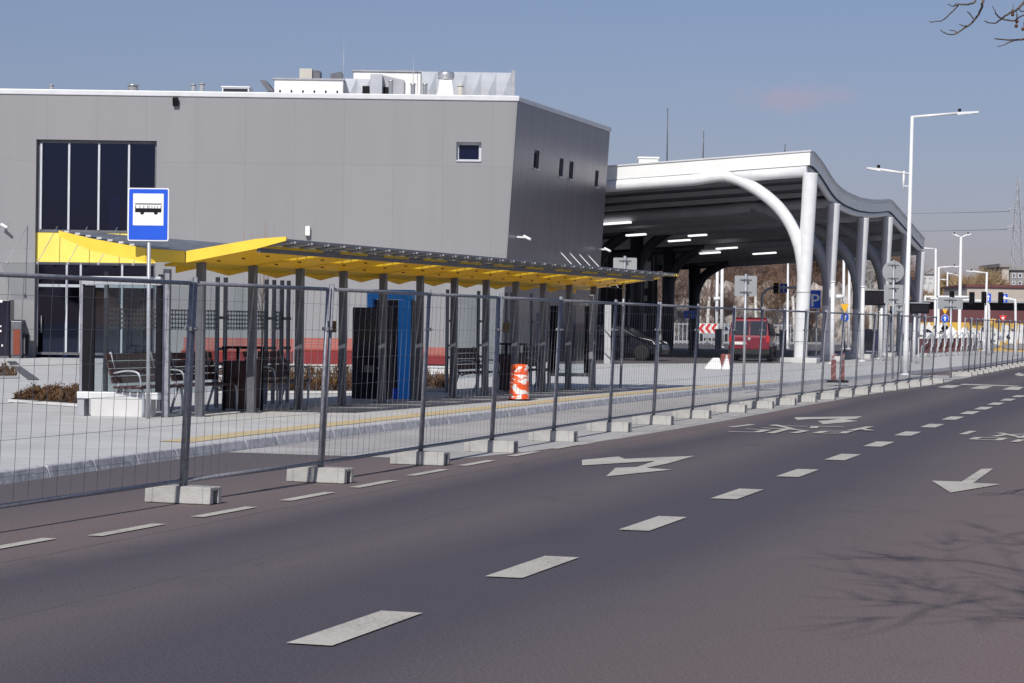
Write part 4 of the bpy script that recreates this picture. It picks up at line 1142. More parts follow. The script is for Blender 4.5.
for a, b in ((217, 225), (266, 273.5), (281.5, 288), (447, 453.5), (478, 484.5), (506, 511), (531, 538)):
    s0, s1 = s_at(a, REAR), s_at(b, REAR)
    for z in (.75, 1.0, 1.53):
        mb = MB(); mb.b2((REAR+.031, s0-.02, z-.025), (REAR+.05, s1+.02, z+.025)); mb.build('bracket', 'dark_metal', sh)
# small brown notice plates on the columns
for i, z in ((3, 1.30), (8, 1.30)):
    mb = MB(); mb.b2((-.26, i*STEP-.062, z), (-.09, i*STEP-.052, z+.2)); mb.build('notice_plate', mat('brown_plate', (.14, .085, .03), .5), sh)

# ------------------------------------------------------------------ benches and bins under it
def bench_proto():
    t = thing('bench', 'x', 'bench', group='dark slatted benches under the shelter')
    Lb = 1.55
    mb = MB()
    for k in range(4): mb.box((.20-.115*k, 0, .45), (.10, Lb, .035))
    mb.build('seat', 'wood', t, bevel=.006)
    mb = MB()
    for k in range(4):
        z = .56+.115*k; mb.box((-.22-.035*k, 0, z), (.03, Lb, .105), M3=Matrix.Rotation(R(-16), 3, 'Y'))
    mb.build('backrest', 'wood', t, bevel=.006)
    for sy in (-1, 1):
        y = sy*(Lb/2-.16)
        mb = MB(); mb.tube(smooth([(.24, y, 0), (.22, y, .42), (.0, y, .43), (-.18, y, .43), (-.34, y, .98)], 3), .022, 8)
        mb.tube([(-.18, y, .43), (-.32, y, 0)], .022, 8); mb.build('leg_frame', 'pole_grey', t)
        mb = MB(); mb.tube(smooth([(-.235, y*1.12, .66), (.0, y*1.12, .70), (.20, y*1.12, .66), (.235, y*1.12, .44)], 4), .016, 8); mb.build('armrest', 'pole_grey', t)
    return t
bp = bench_proto()
bl = ['dark wooden bench behind the glass case at the near end of the shelter', 'dark wooden bench behind the first two shelter columns, beside the dark litter bin',
      'dark wooden bench between the litter bin and the ticket machine', 'dark wooden bench right of the blue kiosk, in front of grey posts', 'dark wooden bench behind the orange and white barrel']
for i, (x, n) in enumerate(((150, -.75), (207, -.75), (281, -.75), (478, -.75), (539, -.75))):
    o = bp if i == 0 else dup(bp)
    o.location = SP(s_at(x, n), n); o.rotation_euler = (0, 0, SRZ); o['label'] = bl[i]
def bin_(x, n, label):
    t = thing('litter_bin', label, 'litter bin', SP(s_at(x, n), n), SRZ, group='litter bins under the shelter')
    mb = MB(); mb.b2((-.22, -.24, .03), (.22, .24, .82)); mb.build('body', 'wood', t, bevel=.02)
    mb = MB()
    for sx in (-1, 1):
        for sy in (-1, 1): mb.b2((sx*.225-.02, sy*.245-.02, 0), (sx*.225+.02, sy*.245+.02, 1.02))
    mb.build('corner_post', 'black', t)
    mb = MB(); mb.b2((-.26, -.28, 1.021), (.26, .28, 1.06)); mb.build('lid', 'black', t, bevel=.01)
    mb = MB(); mb.b2((.221, -.07, .86), (.226, .07, 1.0)); mb.build('label_plate', 'white', t)
    return t
bin_(243.5, -.55, 'dark brown litter bin with a flat black lid between two benches')
bin_(512, -.6, 'dark litter bin just left of the orange and white barrel')

# ------------------------------------------------------------------ glass case with a ledge at the near end
def case(name, label, loc, w, h, ledge, rz):
    t = thing(name, label, 'display case', loc, rz)
    mb = MB(); mb.b2((-w/2, -.05, .38), (-w/2+.045, .06, h)); mb.build('side_post', 'galv', t, bevel=.006)
    mb = MB(); mb.b2((w/2-.10, -.05, 0), (w/2, .07, h+.12)); mb.build('side_post', 'galv', t, bevel=.006)
    for a, b in ((-w/2+.047, -w/2+.22), (w/2-.21, w/2-.102)):
        mb = MB(); mb.b2((a, -.03, .38), (b, .03, h-.14)); mb.build('black_strip', 'black', t)
    mb = MB(); mb.b2((-w/2+.03, -.075, h-.13), (w/2-.101, .075, h)); mb.build('top_beam', 'pole_grey', t, bevel=.008)
    mb = MB(); mb.b2((-w/2+.212, -.008, .38), (w/2-.212, .008, h-.132)); mb.build('glass_pane', 'glass', t)
    if ledge:
        mb = MB(); mb.b2((-w/2, -.16, .27), (w/2-.102, .18, .375)); mb.build('ledge', 'slatgrey', t, bevel=.01)
        mb = MB(); mb.b2((-w/2, -.13, 0), (-w/2+.11, .13, .268)); mb.build('leg', 'grey_metal', t, bevel=.006)
        mb = MB(); mb.b2((-w/2+.22, -.155, .0), (w/2-.24, .14, .268)); mb.build('lamp_box', 'whitewall', t, bevel=.01)
    else:
        mb = MB(); mb.b2((-w/2+.04, -.03, .30), (w/2-.102, .03, .378)); mb.build('ledge', 'grey_metal', t)
        mb = MB(); mb.b2((-w/2, -.05, 0), (-w/2+.075, .06, .378)); mb.build('leg', 'grey_metal', t)
    return t
case('glass_case', 'tall glass case with black side strips over a pale ledge and white box', G(124, 416.5, ZP), 1.40, 2.14, True, -.12)
case('glass_case', 'bluish glass case with a grey frame at the far end of the shelter', G(570, 389.5, ZP), 1.05, 2.05, False, -.15)

# blue kiosk, ticket machine, barrel, white board
kb = G(391, 398.6, ZP)
t = thing('kiosk_frame', 'bright blue kiosk frame standing behind the black ticket machine', 'kiosk', kb, -.18)
mb = MB(); mb.b2((-.47, -.15, 0), (-.355, .15, 2.12)); mb.b2((-.353, -.15, 1.93), (.24, .15, 2.12)); mb.build('near_frame', 'bluesteel', t, bevel=.008)
mb = MB(); mb.b2((.15, -.12, .0), (.40, .22, 1.925)); mb.b2((.242, -.13, 1.927), (.42, .20, 2.12)); mb.build('side_panel', 'bluesteel', t, bevel=.008)
mb = MB(); mb.b2((.402, -.10, 0), (.47, .24, 1.92)); mb.build('dark_post', 'dark_metal', t)
mb = MB(); mb.b2((-.352, .02, .05), (.148, .08, 1.925)); mb.build('back_panel', 'blackpanel', t)
mb = MB(); mb.b2((-.352, -.13, .0), (.148, .018, .20)); mb.build('foot_panel', 'blue', t)
tm = G(371.5, 401.8, ZP)
t = thing('ticket_machine', 'black glossy ticket machine panel under the shelter, left of the blue kiosk', 'ticket machine', tm, -.18)
mb = MB(); mb.b2((-.36, -.12, .06), (.36, .16, 1.76)); mb.build('housing', 'blackpanel', t, bevel=.02)
mb = MB(); mb.b2((-.34, -.13, .0), (.34, .14, .058)); mb.build('plinth', 'pole_grey', t)
mb = MB(); mb.b2((-.22, -.128, 1.15), (.10, -.121, 1.5)); mb.build('screen', 'screen', t)
mb = MB()
for z in (1.42, 1.18, .95, .9, .62, .40): mb.b2((.14+rnd.uniform(-.02, .03), -.127, z), (.17+rnd.uniform(0, .04), -.1215, z+.03))
mb.build('printed_marks', 'white', t)
mb = MB(); mb.b2((-.12, -.13, .55), (.08, -.121, .68)); mb.build('ticket_slot', 'dark_metal', t, bevel=.005)

q = G(519, 400.5, ZP)
t = thing('traffic_barrel', 'orange barrel wrapped in white patterned foil standing on the platform', 'barrel', q)
bm_ = bpy.data.materials.new('orange_white_wrap'); bm_.use_nodes = True; nt = bm_.node_tree; b = nt.nodes['Principled BSDF']
tcn = nt.nodes.new('ShaderNodeTexCoord'); mpn = nt.nodes.new('ShaderNodeMapping'); mpn.inputs['Rotation'].default_value = (.5, .7, .4); mpn.inputs['Scale'].default_value = (1.0, 1, 2.6)
wv = nt.nodes.new('ShaderNodeTexNoise'); wv.inputs['Scale'].default_value = 4.2; wv.inputs['Detail'].default_value = 1.5; wv.inputs['Distortion'].default_value = 1.2
rp = nt.nodes.new('ShaderNodeValToRGB'); rp.color_ramp.interpolation = 'CONSTANT'
rp.color_ramp.elements[0].color = (.86, .10, .015, 1); rp.color_ramp.elements[1].position = .56; rp.color_ramp.elements[1].color = (.78, .76, .74, 1)
nt.links.new(tcn.outputs['Object'], mpn.inputs[0]); nt.links.new(mpn.outputs[0], wv.inputs['Vector']); nt.links.new(wv.outputs['Fac'], rp.inputs['Fac']); nt.links.new(rp.outputs[0], b.inputs['Base Color']); b.inputs['Roughness'].default_value = .4
mb = MB(); mb.lathe([(.205, 0), (.205, .04), (.195, .06), (.185, .30), (.192, .32), (.19, .36), (.18, .38), (.172, .64), (.165, .70), (.05, .71), (0.0, .71)], n=24); mb.build('drum', bm_, t)
mb = MB(); mb.lathe([(.22, .0), (.22, .03), (.207, .035)], n=24); mb.build('base_ring', 'black', t)

q = G(601.5, 363, ZP)
t = thing('white_board', 'tall white board on edge beside the black car, right of the shelter', 'board', (q.x, 84.5, ZP))
px2m = 84.5/F
mb = MB(); mb.b2((-.5*px2m, 0, .02), (6*px2m, .12, 2.2)); mb.build('panel', mat('pale_board', (.40, .41, .42), .5), t, bevel=.01)
mb = MB(); mb.tube([(0, -.03, 1.25), (.1, -.03, 1.15), (.2, -.03, 1.02)], .02, 6); mb.tube([(0, -.03, .42), (.2, -.03, .22)], .02, 6); mb.build('cable', 'dark_metal', t)
mb = MB(); mb.b2((-.25, -.05, 0), (.25, .2, .018)); mb.build('foot', 'grey_metal', t)

# ------------------------------------------------------------------ bus stop sign
q = G(147.3, 418.8, ZP); Yq = q.y; u = Yq/F
t = thing('bus_stop_sign', 'blue bus stop sign with a bus pictogram on a grey pole', 'sign', q, -.06)
pc = P(148.3, 214.5, Yq); zc = pc.z-ZP; xo = pc.x-q.x
mb = MB(); mb.tube([(0, .05, 0), (xo, .05, zc+.3)], .030, 12); mb.build('pole', 'pole_grey', t)
w, h = 41.5*u, 53*u
def rrect(cx, cz, w, h, r, y, n=4):
    pts = []
    for sx, sz, a0 in ((1, 1, 0), (-1, 1, 90), (-1, -1, 180), (1, -1, 270)):
        for k in range(n+1):
            a = R(a0+90*k/n); pts.append(V((cx+sx*(w/2-r)+r*math.cos(a), y, cz+sz*(h/2-r)+r*math.sin(a))))
    return pts
mb = MB(); mb.ext(rrect(xo, zc, w, h, .03, .0), (0, .018, 0)); pl = mb.build('sign_plate', 'white', t)
mb = MB(); mb.ext(rrect(xo, zc, w-.035, h-.035, .02, -.004), (0, .003, 0)); mb.build('blue_face', 'blue', pl)
mb = MB(); mb.ext(rrect(xo, zc+.075, w*.745, h*.60, .008, -.008), (0, .003, 0)); mb.build('white_field', 'white', pl)
bx, bz = xo, zc+.085
mb = MB(); y = -.012
S = w*.64
def pr(x0, z0, x1, z1): mb.b2((bx+x0*S, y, bz+z0*S), (bx+x1*S, y+.003, bz+z1*S))
pr(-.5, -.13, .5, .02); pr(-.5, .165, .5, .20); pr(-.5, .022, -.475, ZP+.003); pr(.475, .022, .5, ZP+.003)
for x in (-.33, -.18, -.03, .02, .13, .24, .34): pr(x, .022, x+.018, ZP+.003)
for x in (-.23, .29):
    mb.lathe([(.072*S, y-.001), (.072*S, y+.003)], c=(bx+x*S, 0, bz-.145*S), n=18, axis='Y')
mb.build('bus_pictogram', 'black', pl)
for dz in (-.2, .2):
    mb = MB(); mb.b2((xo-.12, .019, zc+dz-.02), (xo+.12, .085, zc+dz+.02)); mb.build('clamp', 'pole_grey', pl)

# ------------------------------------------------------------------ grey backs of signs
def sign_post(label, bx, by, plates, pole_top, zbase=ZP, pw=.033, name='road_sign', extra=None):
    """plates: (kind, x0, y0, x1, y1) in the photograph, seen from behind"""
    q = G(bx, by, zbase); Y = q.y
    t = thing(name, label, 'sign', q)
    tp = P(pole_top[0], pole_top[1], Y)
    mb = MB(); mb.tube([q, tp], pw, 10); mb.build('pole', 'pole_grey', t, world=True)
    for kind, x0, y0, x1, y1 in plates:
        a = P(x0, y0, Y); b = P(x1, y1, Y); c = (a+b)/2; w, h = abs(b.x-a.x), abs(a.z-b.z)
        mb = MB()
        if kind == 'round': mb.lathe([(w/2-.012, -.022), (w/2, -.018), (w/2, .0)], c=(c.x, Y+.075, c.z), n=28, axis='Y')
        else: mb.ext([p+V((0, Y+.055, 0)) for p in rrect(c.x, c.z, w, h, .03, 0)], (0, .018, 0))
        pl = mb.build('sign_plate', 'sign_back', t, world=True)
        for k in (.3, -.3):
            if kind == 'small' : k *= .8
            m2 = MB(); m2.b2((c.x-w*.26, Y+.036, c.z+h*k-.010), (c.x+w*.26, Y+.052, c.z+h*k+.010)); m2.b2((c.x-.055, Y-.045, c.z+h*k-.022), (c.x+.055, Y+.035, c.z+h*k+.022)); m2.build('bracket', 'dark_metal', pl, world=True)
    return t
sign_post('grey back of a small wide sign behind the far end of the shelter roof', 620.5, 388, [('rect', 613.5, 257.5, 636.8, 273)], (625, 256))
sign_post('grey back of a square sign on a pole in front of the red van', 743.5, 388.5, [('rect', 735, 275.5, 757, 296.5)], (746, 274))
sign_post('grey backs of a round sign and two plates stacked on one post', 892.5, 379, [('round', 882.8, 260.5, 904.5, 283), ('rect', 884.5, 284.5, 903.5, 303.5)], (893.8, 260))
sign_post('small grey sign back on a thinner post behind the round sign', 901, 372, [('rect', 893.5, 303.8, 906, 313.5)], (901, 303))
sign_post('grey back of a wide direction board on a thin post near the crossing', 950.5, 378, [('rect', 938.5, 297.5, 963, 309.5)], (951, 297))
# ------------------------------------------------------------------ cars
def car(name, label, cat, loc, rz, spec):
    """x forward, y left, built from a side profile with tapering width"""
    t = thing(name, label, cat, loc, rz)
    wf, Lc = spec['width'], spec['length']
    paint = spec['paint']
    def hw(z): 
        zs = spec['shape']
        for (a, u), (b, v) in zip(zs, zs[1:]):
            if a <= z <= b: return (u+(v-u)*(z-a)/(b-a))*wf/2
        return zs[-1][1]*wf/2
    def nose(x): return 1 - spec.get('pinch', .10)*max(0, (abs(x)-Lc*.36)/(Lc*.14))**2
    prof = spec['profile']
    mb = MB(); n = len(prof)
    A = [V((x, hw(z)*nose(x), z)) for x, z in prof]; B = [V((x, -hw(z)*nose(x), z)) for x, z in prof]
    mb.add(A+B, [list(range(n)), list(range(n, 2*n))[::-1]] + [(i, (i+1) % n, n+(i+1) % n, n+i) for i in range(n)])
    body = mb.build('body', paint, t, bevel=.045, seg=3)
    for sy in (1, -1):
        for poly in spec['side_windows']:
            m = MB(); m.ext([V((x, sy*(hw(z)*nose(x)+.004), z)) for x, z in poly], (0, sy*.008, 0)); m.build('side_window', 'carglass', t)
    for nm, mt, quad in spec['panels']:
        m = MB(); m.ext(quad[0], quad[1]); m.build(nm, mt, t, bevel=.008)
    for x in spec['axles']:
        for sy in (1, -1):
            r = spec['wheel']; c = (x, sy*(wf/2-.10), r)
            m = MB(); m.lathe([(r*.62, -.10), (r*.94, -.11), (r, -.08), (r, .08), (r*.94, .11), (r*.62, .10)], c=c, n=28, axis='Y'); wl = m.build('wheel', 'tyre', t)
            m = MB(); m.lathe([(r*.62, -.07), (r*.60, -.05), (r*.2, -.04), (0, -.04)] if sy < 0 else [(0, .04), (r*.2, .04), (r*.60, .05), (r*.62, .07)], c=c, n=24, axis='Y')
            m.build('rim', 'dark_metal', wl)
            m = MB()
            for k in range(5):
                a = 2*math.pi*k/5+.3
                p0 = V((c[0], c[1]+sy*.075, c[2])); m.bar(p0+V((math.cos(a)*.03, 0, math.sin(a)*.03)), p0+V((math.cos(a)*r*.6, 0, math.sin(a)*r*.6)), .05, .02, up=(0, 1, 0))
            m.build('spokes', 'rim', wl)
            m = MB(); m.lathe([(r*1.06, -.10), (r*1.10, sy*.106), (r*1.01, sy*.110)], c=c, n=24, axis='Y', cap=False); m.build('wheel_arch', 'black', t)
    for sy in (1, -1):
        x, z = spec['mirror']; m = MB(); m.box((x, sy*(wf/2+.10), z), (.12, .20, ZP)); m.build('mirror', spec.get('mirror_mat', paint), t, bevel=.03)
    return t
# red van seen from behind
q = G(747.5, 361.5, ZP+.01)
k = 1.84/1.9
W2 = .93
prof = [(-2.05, .32), (-2.12, .55), (-2.10, 1.0), (-1.98, 1.55), (-1.86, 1.78), (-1.5, 1.83), (.3, 1.83), (.62, 1.72), (1.15, 1.20), (1.9, 1.05), (2.08, .8), (2.1, .35)]
q_ = lambda pts, v: ([V(p) for p in pts], V(v))
def rearq(y0, y1, z0, z1, d=.01):
    xr = lambda z: -2.12+.02*max(0, (z-.55)/.45) if z < 1 else -2.10+.12*(z-1)/.55
    return ([V((xr(z0)-.012, y0, z0)), V((xr(z0)-.012, y1, z0)), V((xr(z1)-.012, y1, z1)), V((xr(z1)-.012, y0, z1))], V((-.012, 0, 0)))
van = dict(width=1.80, length=4.2, paint='redcar', shape=[(.3, .97), (.7, 1.0), (1.05, .985), (1.55, .90), (1.85, .74)], profile=prof, pinch=.06,
    side_windows=[[(-1.75, 1.08), (-.75, 1.08), (-.75, 1.62), (-1.65, 1.62)], [(-.68, 1.08), (.25, 1.08), (.25, 1.62), (-.68, 1.62)], [(.32, 1.08), (1.02, 1.08), (.62, 1.60), (.32, 1.62)]],
    panels=[('rear_window', 'carglass', rearq(-.72, -.03, 1.10, 1.68)), ('rear_window', 'carglass', rearq(.03, .72, 1.10, 1.68)),
            ('door_seam', 'black', rearq(-.010, .010, .50, 1.70)),
            ('bumper', 'tyre', ([V((-2.20, -.86, .30)), V((-2.20, .86, .30)), V((-2.16, .86, .52)), V((-2.16, -.86, .52))], V((.1, 0, 0)))),
            ('tail_light', 'taillight', rearq(-.84, -.70, .80, 1.08)), ('tail_light', 'taillight', rearq(.70, .84, .80, 1.08)),
            ('number_plate', 'plate', rearq(.12, .60, .70, .82)), ('badge', 'rim', rearq(-.06, .06, .88, .98)),
            ('wiper', 'black', rearq(.2, .56, 1.15, 1.17)),
            ('windscreen', 'carglass', ([V((.66, -.70, 1.70)), V((.66, .70, 1.70)), V((1.14, .78, 1.23)), V((1.14, -.78, 1.23))], V((.012, 0, .012))))],
    axles=(-1.25, 1.3), wheel=.315, mirror=(.85, 1.12), mirror_mat='black')
v = car('red_van', 'dark red van parked under the canopy, seen from behind', 'van', q + V((.42, 1.9, 0)), math.pi/2 - TH*.62, van)
# black car seen from the side, nose to the right
prof = [(-2.15, .30), (-2.2, .62), (-2.05, .98), (-1.55, 1.32), (-.9, 1.46), (.0, 1.46), (.55, 1.34), (1.15, .98), (1.75, .84), (2.08, .70), (2.16, .45), (2.1, .25)]
blk = dict(width=1.78, length=4.3, paint='blackcar', shape=[(.2, .97), (.6, 1.0), (.95, .96), (1.5, .74)], profile=prof, pinch=.14,
    side_windows=[[(-1.65, 1.02), (-.55, 1.02), (-.55, 1.38), (-1.25, 1.32)], [(-.48, 1.02), (.85, 1.0), (.38, 1.32), (-.1, 1.39), (-.48, 1.39)]],
    panels=[('headlight', 'headlight', ([V((1.82, -.80, .66)), V((2.06, -.58, .64)), V((2.04, -.58, .74)), V((1.74, -.80, .80))], V((.02, -.03, .02)))),
            ('headlight', 'headlight', ([V((1.82, .80, .66)), V((2.06, .58, .64)), V((2.04, .58, .74)), V((1.74, .80, .80))], V((.02, .03, .02)))),
            ('windscreen', 'carglass', ([V((.58, -.62, 1.33)), V((.58, .62, 1.33)), V((1.12, .70, 1.0)), V((1.12, -.70, 1.0))], V((.012, 0, .015)))),
            ('tail_light', 'taillight', ([V((-2.16, -.80, .8)), V((-2.14, -.55, .8)), V((-2.10, -.55, .95)), V((-2.10, -.80, .95))], V((-.02, 0, 0))))],
    axles=(-1.3, 1.32), wheel=.325, mirror=(.72, 1.03))
qb = G(647, 360.8, ZP+.01)
car('black_car', 'black car with its nose to the right behind the white board', 'car', qb + V((-1.32*.96, 1.05, 0)), R(-16), blk)
qs = G(717, 336.8, ZP+.01)
qs = P(717, 335.6, 205); sl = dict(blk); sl['paint'] = 'silvercar'
car('silver_car', 'small silver car far away on the street, left of the red van', 'car', (qs.x, 205, ZP+.01), R(150), sl)
for pxx, lab in ((776, 'far dark car on the street just right of the red van'),):
    d = P(pxx+4, 336, 150); b2 = dict(blk)
# dark service building under the canopy's far left
a = P(603, 262, 128); b = P(662, 350, 128)
t = thing('glazed_kiosk', 'dark glazed waiting room with small panes in the shade under the canopy', 'building', ((a.x+b.x)/2-4, 128, ZP))
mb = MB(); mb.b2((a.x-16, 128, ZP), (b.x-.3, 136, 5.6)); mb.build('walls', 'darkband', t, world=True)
mb = MB()
g = 0
for i in range(7):
    x0 = a.x+.2+i*.52
    mb2 = MB(); mb2.b2((x0, 127.95, .4), (x0+.06, 127.99, 5.4)); mb2.build('mullion', 'dark_metal', t, world=True)
for (xx, z0, z1) in ((629, 4.3, 5.0), (634, 4.3, 5.0), (645, 4.2, 5.1), (648.5, 4.2, 5.1), (634, 3.5, 4.0), (646, 3.6, 4.0), (645.5, 2.9, 3.2), (630, 1.5, 3.0), (645, 1.2, 2.2)):
    p = P(xx, 300, 127.9); mb2 = MB(); mb2.b2((p.x-.10, 127.90, z0), (p.x+.10, 127.96, z1)); mb2.build('pane', 'sign_back', t, world=True)

# ------------------------------------------------------------------ road blocks and barriers
q = G(717.5, 369.5, ZP); Y = q.y; u = Y/F
t = thing('road_block', 'white plastic road block with sloping sides in front of the red van', 'road block', q)
def blockprof(x0, x1, xt0, xt1, hgt, dpt):
    return [(x0, 0, 0), (x1, 0, 0), (x1, 0, .10), (xt1, 0, hgt), (xt0, 0, hgt), (x0+.05, 0, .10)], (0, dpt, 0)
mb = MB(); p_, v_ = blockprof(-13*u, 4.0*u, -4*u, 2.2*u, 11.5*u, .5); mb.ext(p_, v_); mb.build('shell', 'white', t, bevel=.03)
mb = MB(); p_, v_ = blockprof(4.2*u, 12.5*u, 8.2*u, 11*u, 11*u, .45); mb.ext(p_, v_); mb.build('shell', 'white', t, bevel=.03)
q2 = G(727, 366, ZP); u2 = q2.y/F
t = thing('road_block', 'faded red road block standing behind the white one, left of the red van', 'road block', q2)
mb = MB(); mb.ext([(-7*u2, 0, 0), (5*u2, 0, 0), (4.5*u2, 0, 12*u2), (-5.5*u2, 0, 12*u2)], (0, .45, 0)); mb.build('shell', mat('faded_red_plastic', (.20, .045, .04), .6), t, bevel=.03)
mb = MB(); mb.b2((-1.5*u2, -.012, .05), (.8*u2, -.002, 11*u2)); mb.build('pale_stripe', 'beige', t)
for x0, lb in ((833.5, 'narrow dull red barrier board on the pavement, left one of a pair'), (842, 'narrow dull red barrier board on the pavement, right one of a pair')):
    q = G(x0, 382.5, .10); u = q.y/F
    t = thing('barrier_board', lb, 'barrier', q)
    mb = MB(); mb.b2((-2.4*u, 0, .06), (2.4*u, .06, 23*u)); mb.build('board', mat('dull_red_board', (.15, .05, .05), .6), t, bevel=.01)
    mb = MB()
    for k in range(3): mb.ext([(-2.4*u, -.006, .12+k*.26), (2.4*u, -.006, .22+k*.26), (2.4*u, -.006, .29+k*.26), (-2.4*u, -.006, .19+k*.26)], (0, .005, 0))
    mb.build('stripe', mat('worn_pink', (.28, .12, .12), .6), t)
    mb = MB(); mb.b2((-.16, -.16, 0), (.16, .2, .058)); mb.build('foot', 'black', t)

# ------------------------------------------------------------------ street lamps and poles
def lamp(label, base, Y, top, arms, r=.075, m='white_metal', tilt=0, z0=None):
    """base/top pixels, arms: (x0,y0 on the pole, x1,y1 of the luminaire end)"""
    q = P(base[0], base[1], Y); q.z = .14 if z0 is None else z0
    t = thing('street_lamp', label, 'street lamp', q)
    tp = P(top[0], top[1], Y)
    mb = MB(); mb.tube([q, q+(tp-q)*.13, q+(tp-q)*.135, tp], [r*1.25, r*1.25, r, r*.7], 12); mb.build('pole', m, t, world=True)
    mb = MB(); mb.lathe([(r*2.4, 0), (r*2.4, .03), (r*1.4, .05)], n=12); mb.build('base_flange', m, t)
    for (x0, y0, x1, y1) in arms:
        a = P(x0, y0, Y); b = P(x1, y1, Y); d = b-a
        mb = MB(); mb.tube([a, a+d*.74], r*.55, 8); ar = mb.build('arm', m, t, world=True)
        e = a+d*.70; dn = d.normalized()
        mb = MB(); L = d.length*.32
        nn = V((0, 1, 0))
        up = V((0, 0, 1))
        mb.add([e-nn*.09+up*.03, e+nn*.09+up*.03, e+dn*L+nn*.14+up*.0, e+dn*L-nn*.14, e-nn*.09-up*.06, e+nn*.09-up*.06, e+dn*L+nn*.14-up*.05, e+dn*L-nn*.14-up*.05],
               [(0, 1, 2, 3), (7, 6, 5, 4), (0, 3, 7, 4), (1, 5, 6, 2), (3, 2, 6, 7), (0, 4, 5, 1)])
        hd = mb.build('lamp_head', m, ar, world=True)
        mb = MB(); mb.lathe([(.05, 0), (.05, .09), (.03, .1)], c=e+dn*L*.12+up*.035, n=10); mb.build('sensor', 'black', ar, world=True)
    return t
Yl = 72.0
lm = lamp('tall white street lamp with two arms at different heights beside the fence', (905.3, 376), Yl, (912.2, 116), [(911.8, 117, 976.5, 111.5), (909.8, 174, 867.5, 167.5)], r=.074)
mb = MB(); a = P(909.0, 171, Yl); b = P(908.4, 190, Yl); mb.tube([a+V((-.16, 0, 0)), b+V((-.16, 0, 0))], .035, 8)
mb.tube([b+V((-.16, 0, .12)), b+V((0, 0, .12))], .02, 6); mb.build('arm_clamp', 'white_metal', lm, world=True)
lamp('slim white lamp post with one short arm, just right of the canopy end', (935, 347), 135, (935.8, 248.8), [(935.8, 249, 913, 247.5)], r=.09)
lamp('double headed lamp post with two short raised wings', (959, 349), 140, (961, 237), [(961, 237.5, 952, 233.5), (961, 237.5, 970.5, 233.5)], r=.11)
lamp('white lamp post with a long thin arm pointing right, behind the slim one', (938, 345), 150, (938.8, 267), [(938.8, 267.5, 960, 266)], r=.10)
lamp('low white lamp post with its arm pointing left over the viaduct', (984.5, 345), 150, (987, 272), [(987, 273, 966, 270.5)], r=.10)
lamp('lamp post with an arm pointing left, seen behind the front canopy column', (787.5, 342), 150, (788, 262), [(788, 262.5, 771, 261)], r=.09)
lamp('distant small lamp post in front of the tan trees', (947, 340), 210, (947.5, 272), [(947.5, 273, 958, 275), (947.5, 280, 939, 279)], r=.10)
def pole_thing(name, label, cat, base, top, Y, r, m='white_metal', z0=.14, extra=None):
    q = P(base[0], base[1], Y); q.z = z0; tp = P(top[0], top[1], Y)
    t = thing(name, label, cat, q)
    mb = MB(); mb.tube([q, tp], [r, r*.85], 10); mb.build('pole', m, t, world=True)
    mb = MB(); mb.lathe([(r*1.1, (tp-q).length-.02), (r*1.25, (tp-q).length), (r*.9, (tp-q).length+.05)], n=10); o = mb.build('cap', m, t)
    o.location = (tp.x-q.x, 0, 0)
    mb = MB(); mb.lathe([(r*2, 0), (r*2, .03), (r*1.2, .06)], n=10); mb.build('base_flange', m, t)
    return t
pole_thing('mast', 'thin tall white mast behind the grey square sign, left one of two', 'mast', (716.5, 343), (717.5, 262), 170, .13)
pole_thing('mast', 'thin tall white mast behind the grey square sign, right one of two', 'mast', (721.5, 343), (722.3, 262), 150, .12)
pole_thing('mast', 'white mast between the second and third canopy columns, left one of two', 'mast', (843.2, 345), (844, 252.5), 150, .10)
pole_thing('mast', 'shorter white mast between the second and third canopy columns, right one of two', 'mast', (848.7, 345), (849.5, 264), 150, .10)
for x0, x1, yb, yt, Y, lb in ((832, 833, 362.5, 282, 93, 'waist of second canopy column'), (862, 863, 358, 287, 100, 'third canopy column'), (880, 881, 352, 312, 108, 'fourth canopy column')):
    pole_thing('bollard_light', 'thin white light column with a small cap standing beside the ' + lb.replace('waist of ', ''), 'light column', (x0, yb), (x1, yt), Y, .095, z0=ZP)

# ------------------------------------------------------------------ signs facing us
def face_sign(name, label, base, Y, pole_top, parts, pr_=.035, z0=ZP, cat='sign', pm='pole_grey'):
    q = P(base[0], base[1], Y); q.z = z0
    t = thing(name, label, cat, q)
    mb = MB(); mb.tube([q, P(pole_top[0], pole_top[1], Y)], pr_, 8); mb.build('pole', pm, t, world=True)
    for f in parts: f(t, Y-.06)
    return t
def sq(x0, y0, x1, y1, m, name='sign_plate', dy=0.0, r=.02):
    def f(t, Y):
        a = P(x0, y0, Y-dy); b = P(x1, y1, Y-dy); c = (a+b)/2
        mb = MB(); mb.ext(rrect(c.x, c.z, abs(b.x-a.x), abs(a.z-b.z), r, Y-dy), (0, .012, 0)); mb.build(name, m, t, world=True)
    return f
def pg(pts, m, name='symbol', dy=.02, th=.01):
    def f(t, Y):
        mb = MB(); mb.ext([P(x, y, Y-dy) for x, y in pts], (0, th, 0)); mb.build(name, m, t, world=True)
    return f
def rd(cx, cy, r, m, name='sign_plate', dy=0.0):
    def f(t, Y):
        c = P(cx, cy, Y-dy); mb = MB(); mb.lathe([(r/F*Y, 0), (r/F*Y, .012)], c=c, n=24, axis='Y'); mb.build(name, m, t, world=True)
    return f
def arcp(cx, cy, rx, ry, a0, a1, n=8): return [(cx+rx*math.cos(R(a0+(a1-a0)*k/n)), cy-ry*math.sin(R(a0+(a1-a0)*k/n))) for k in range(n+1)]
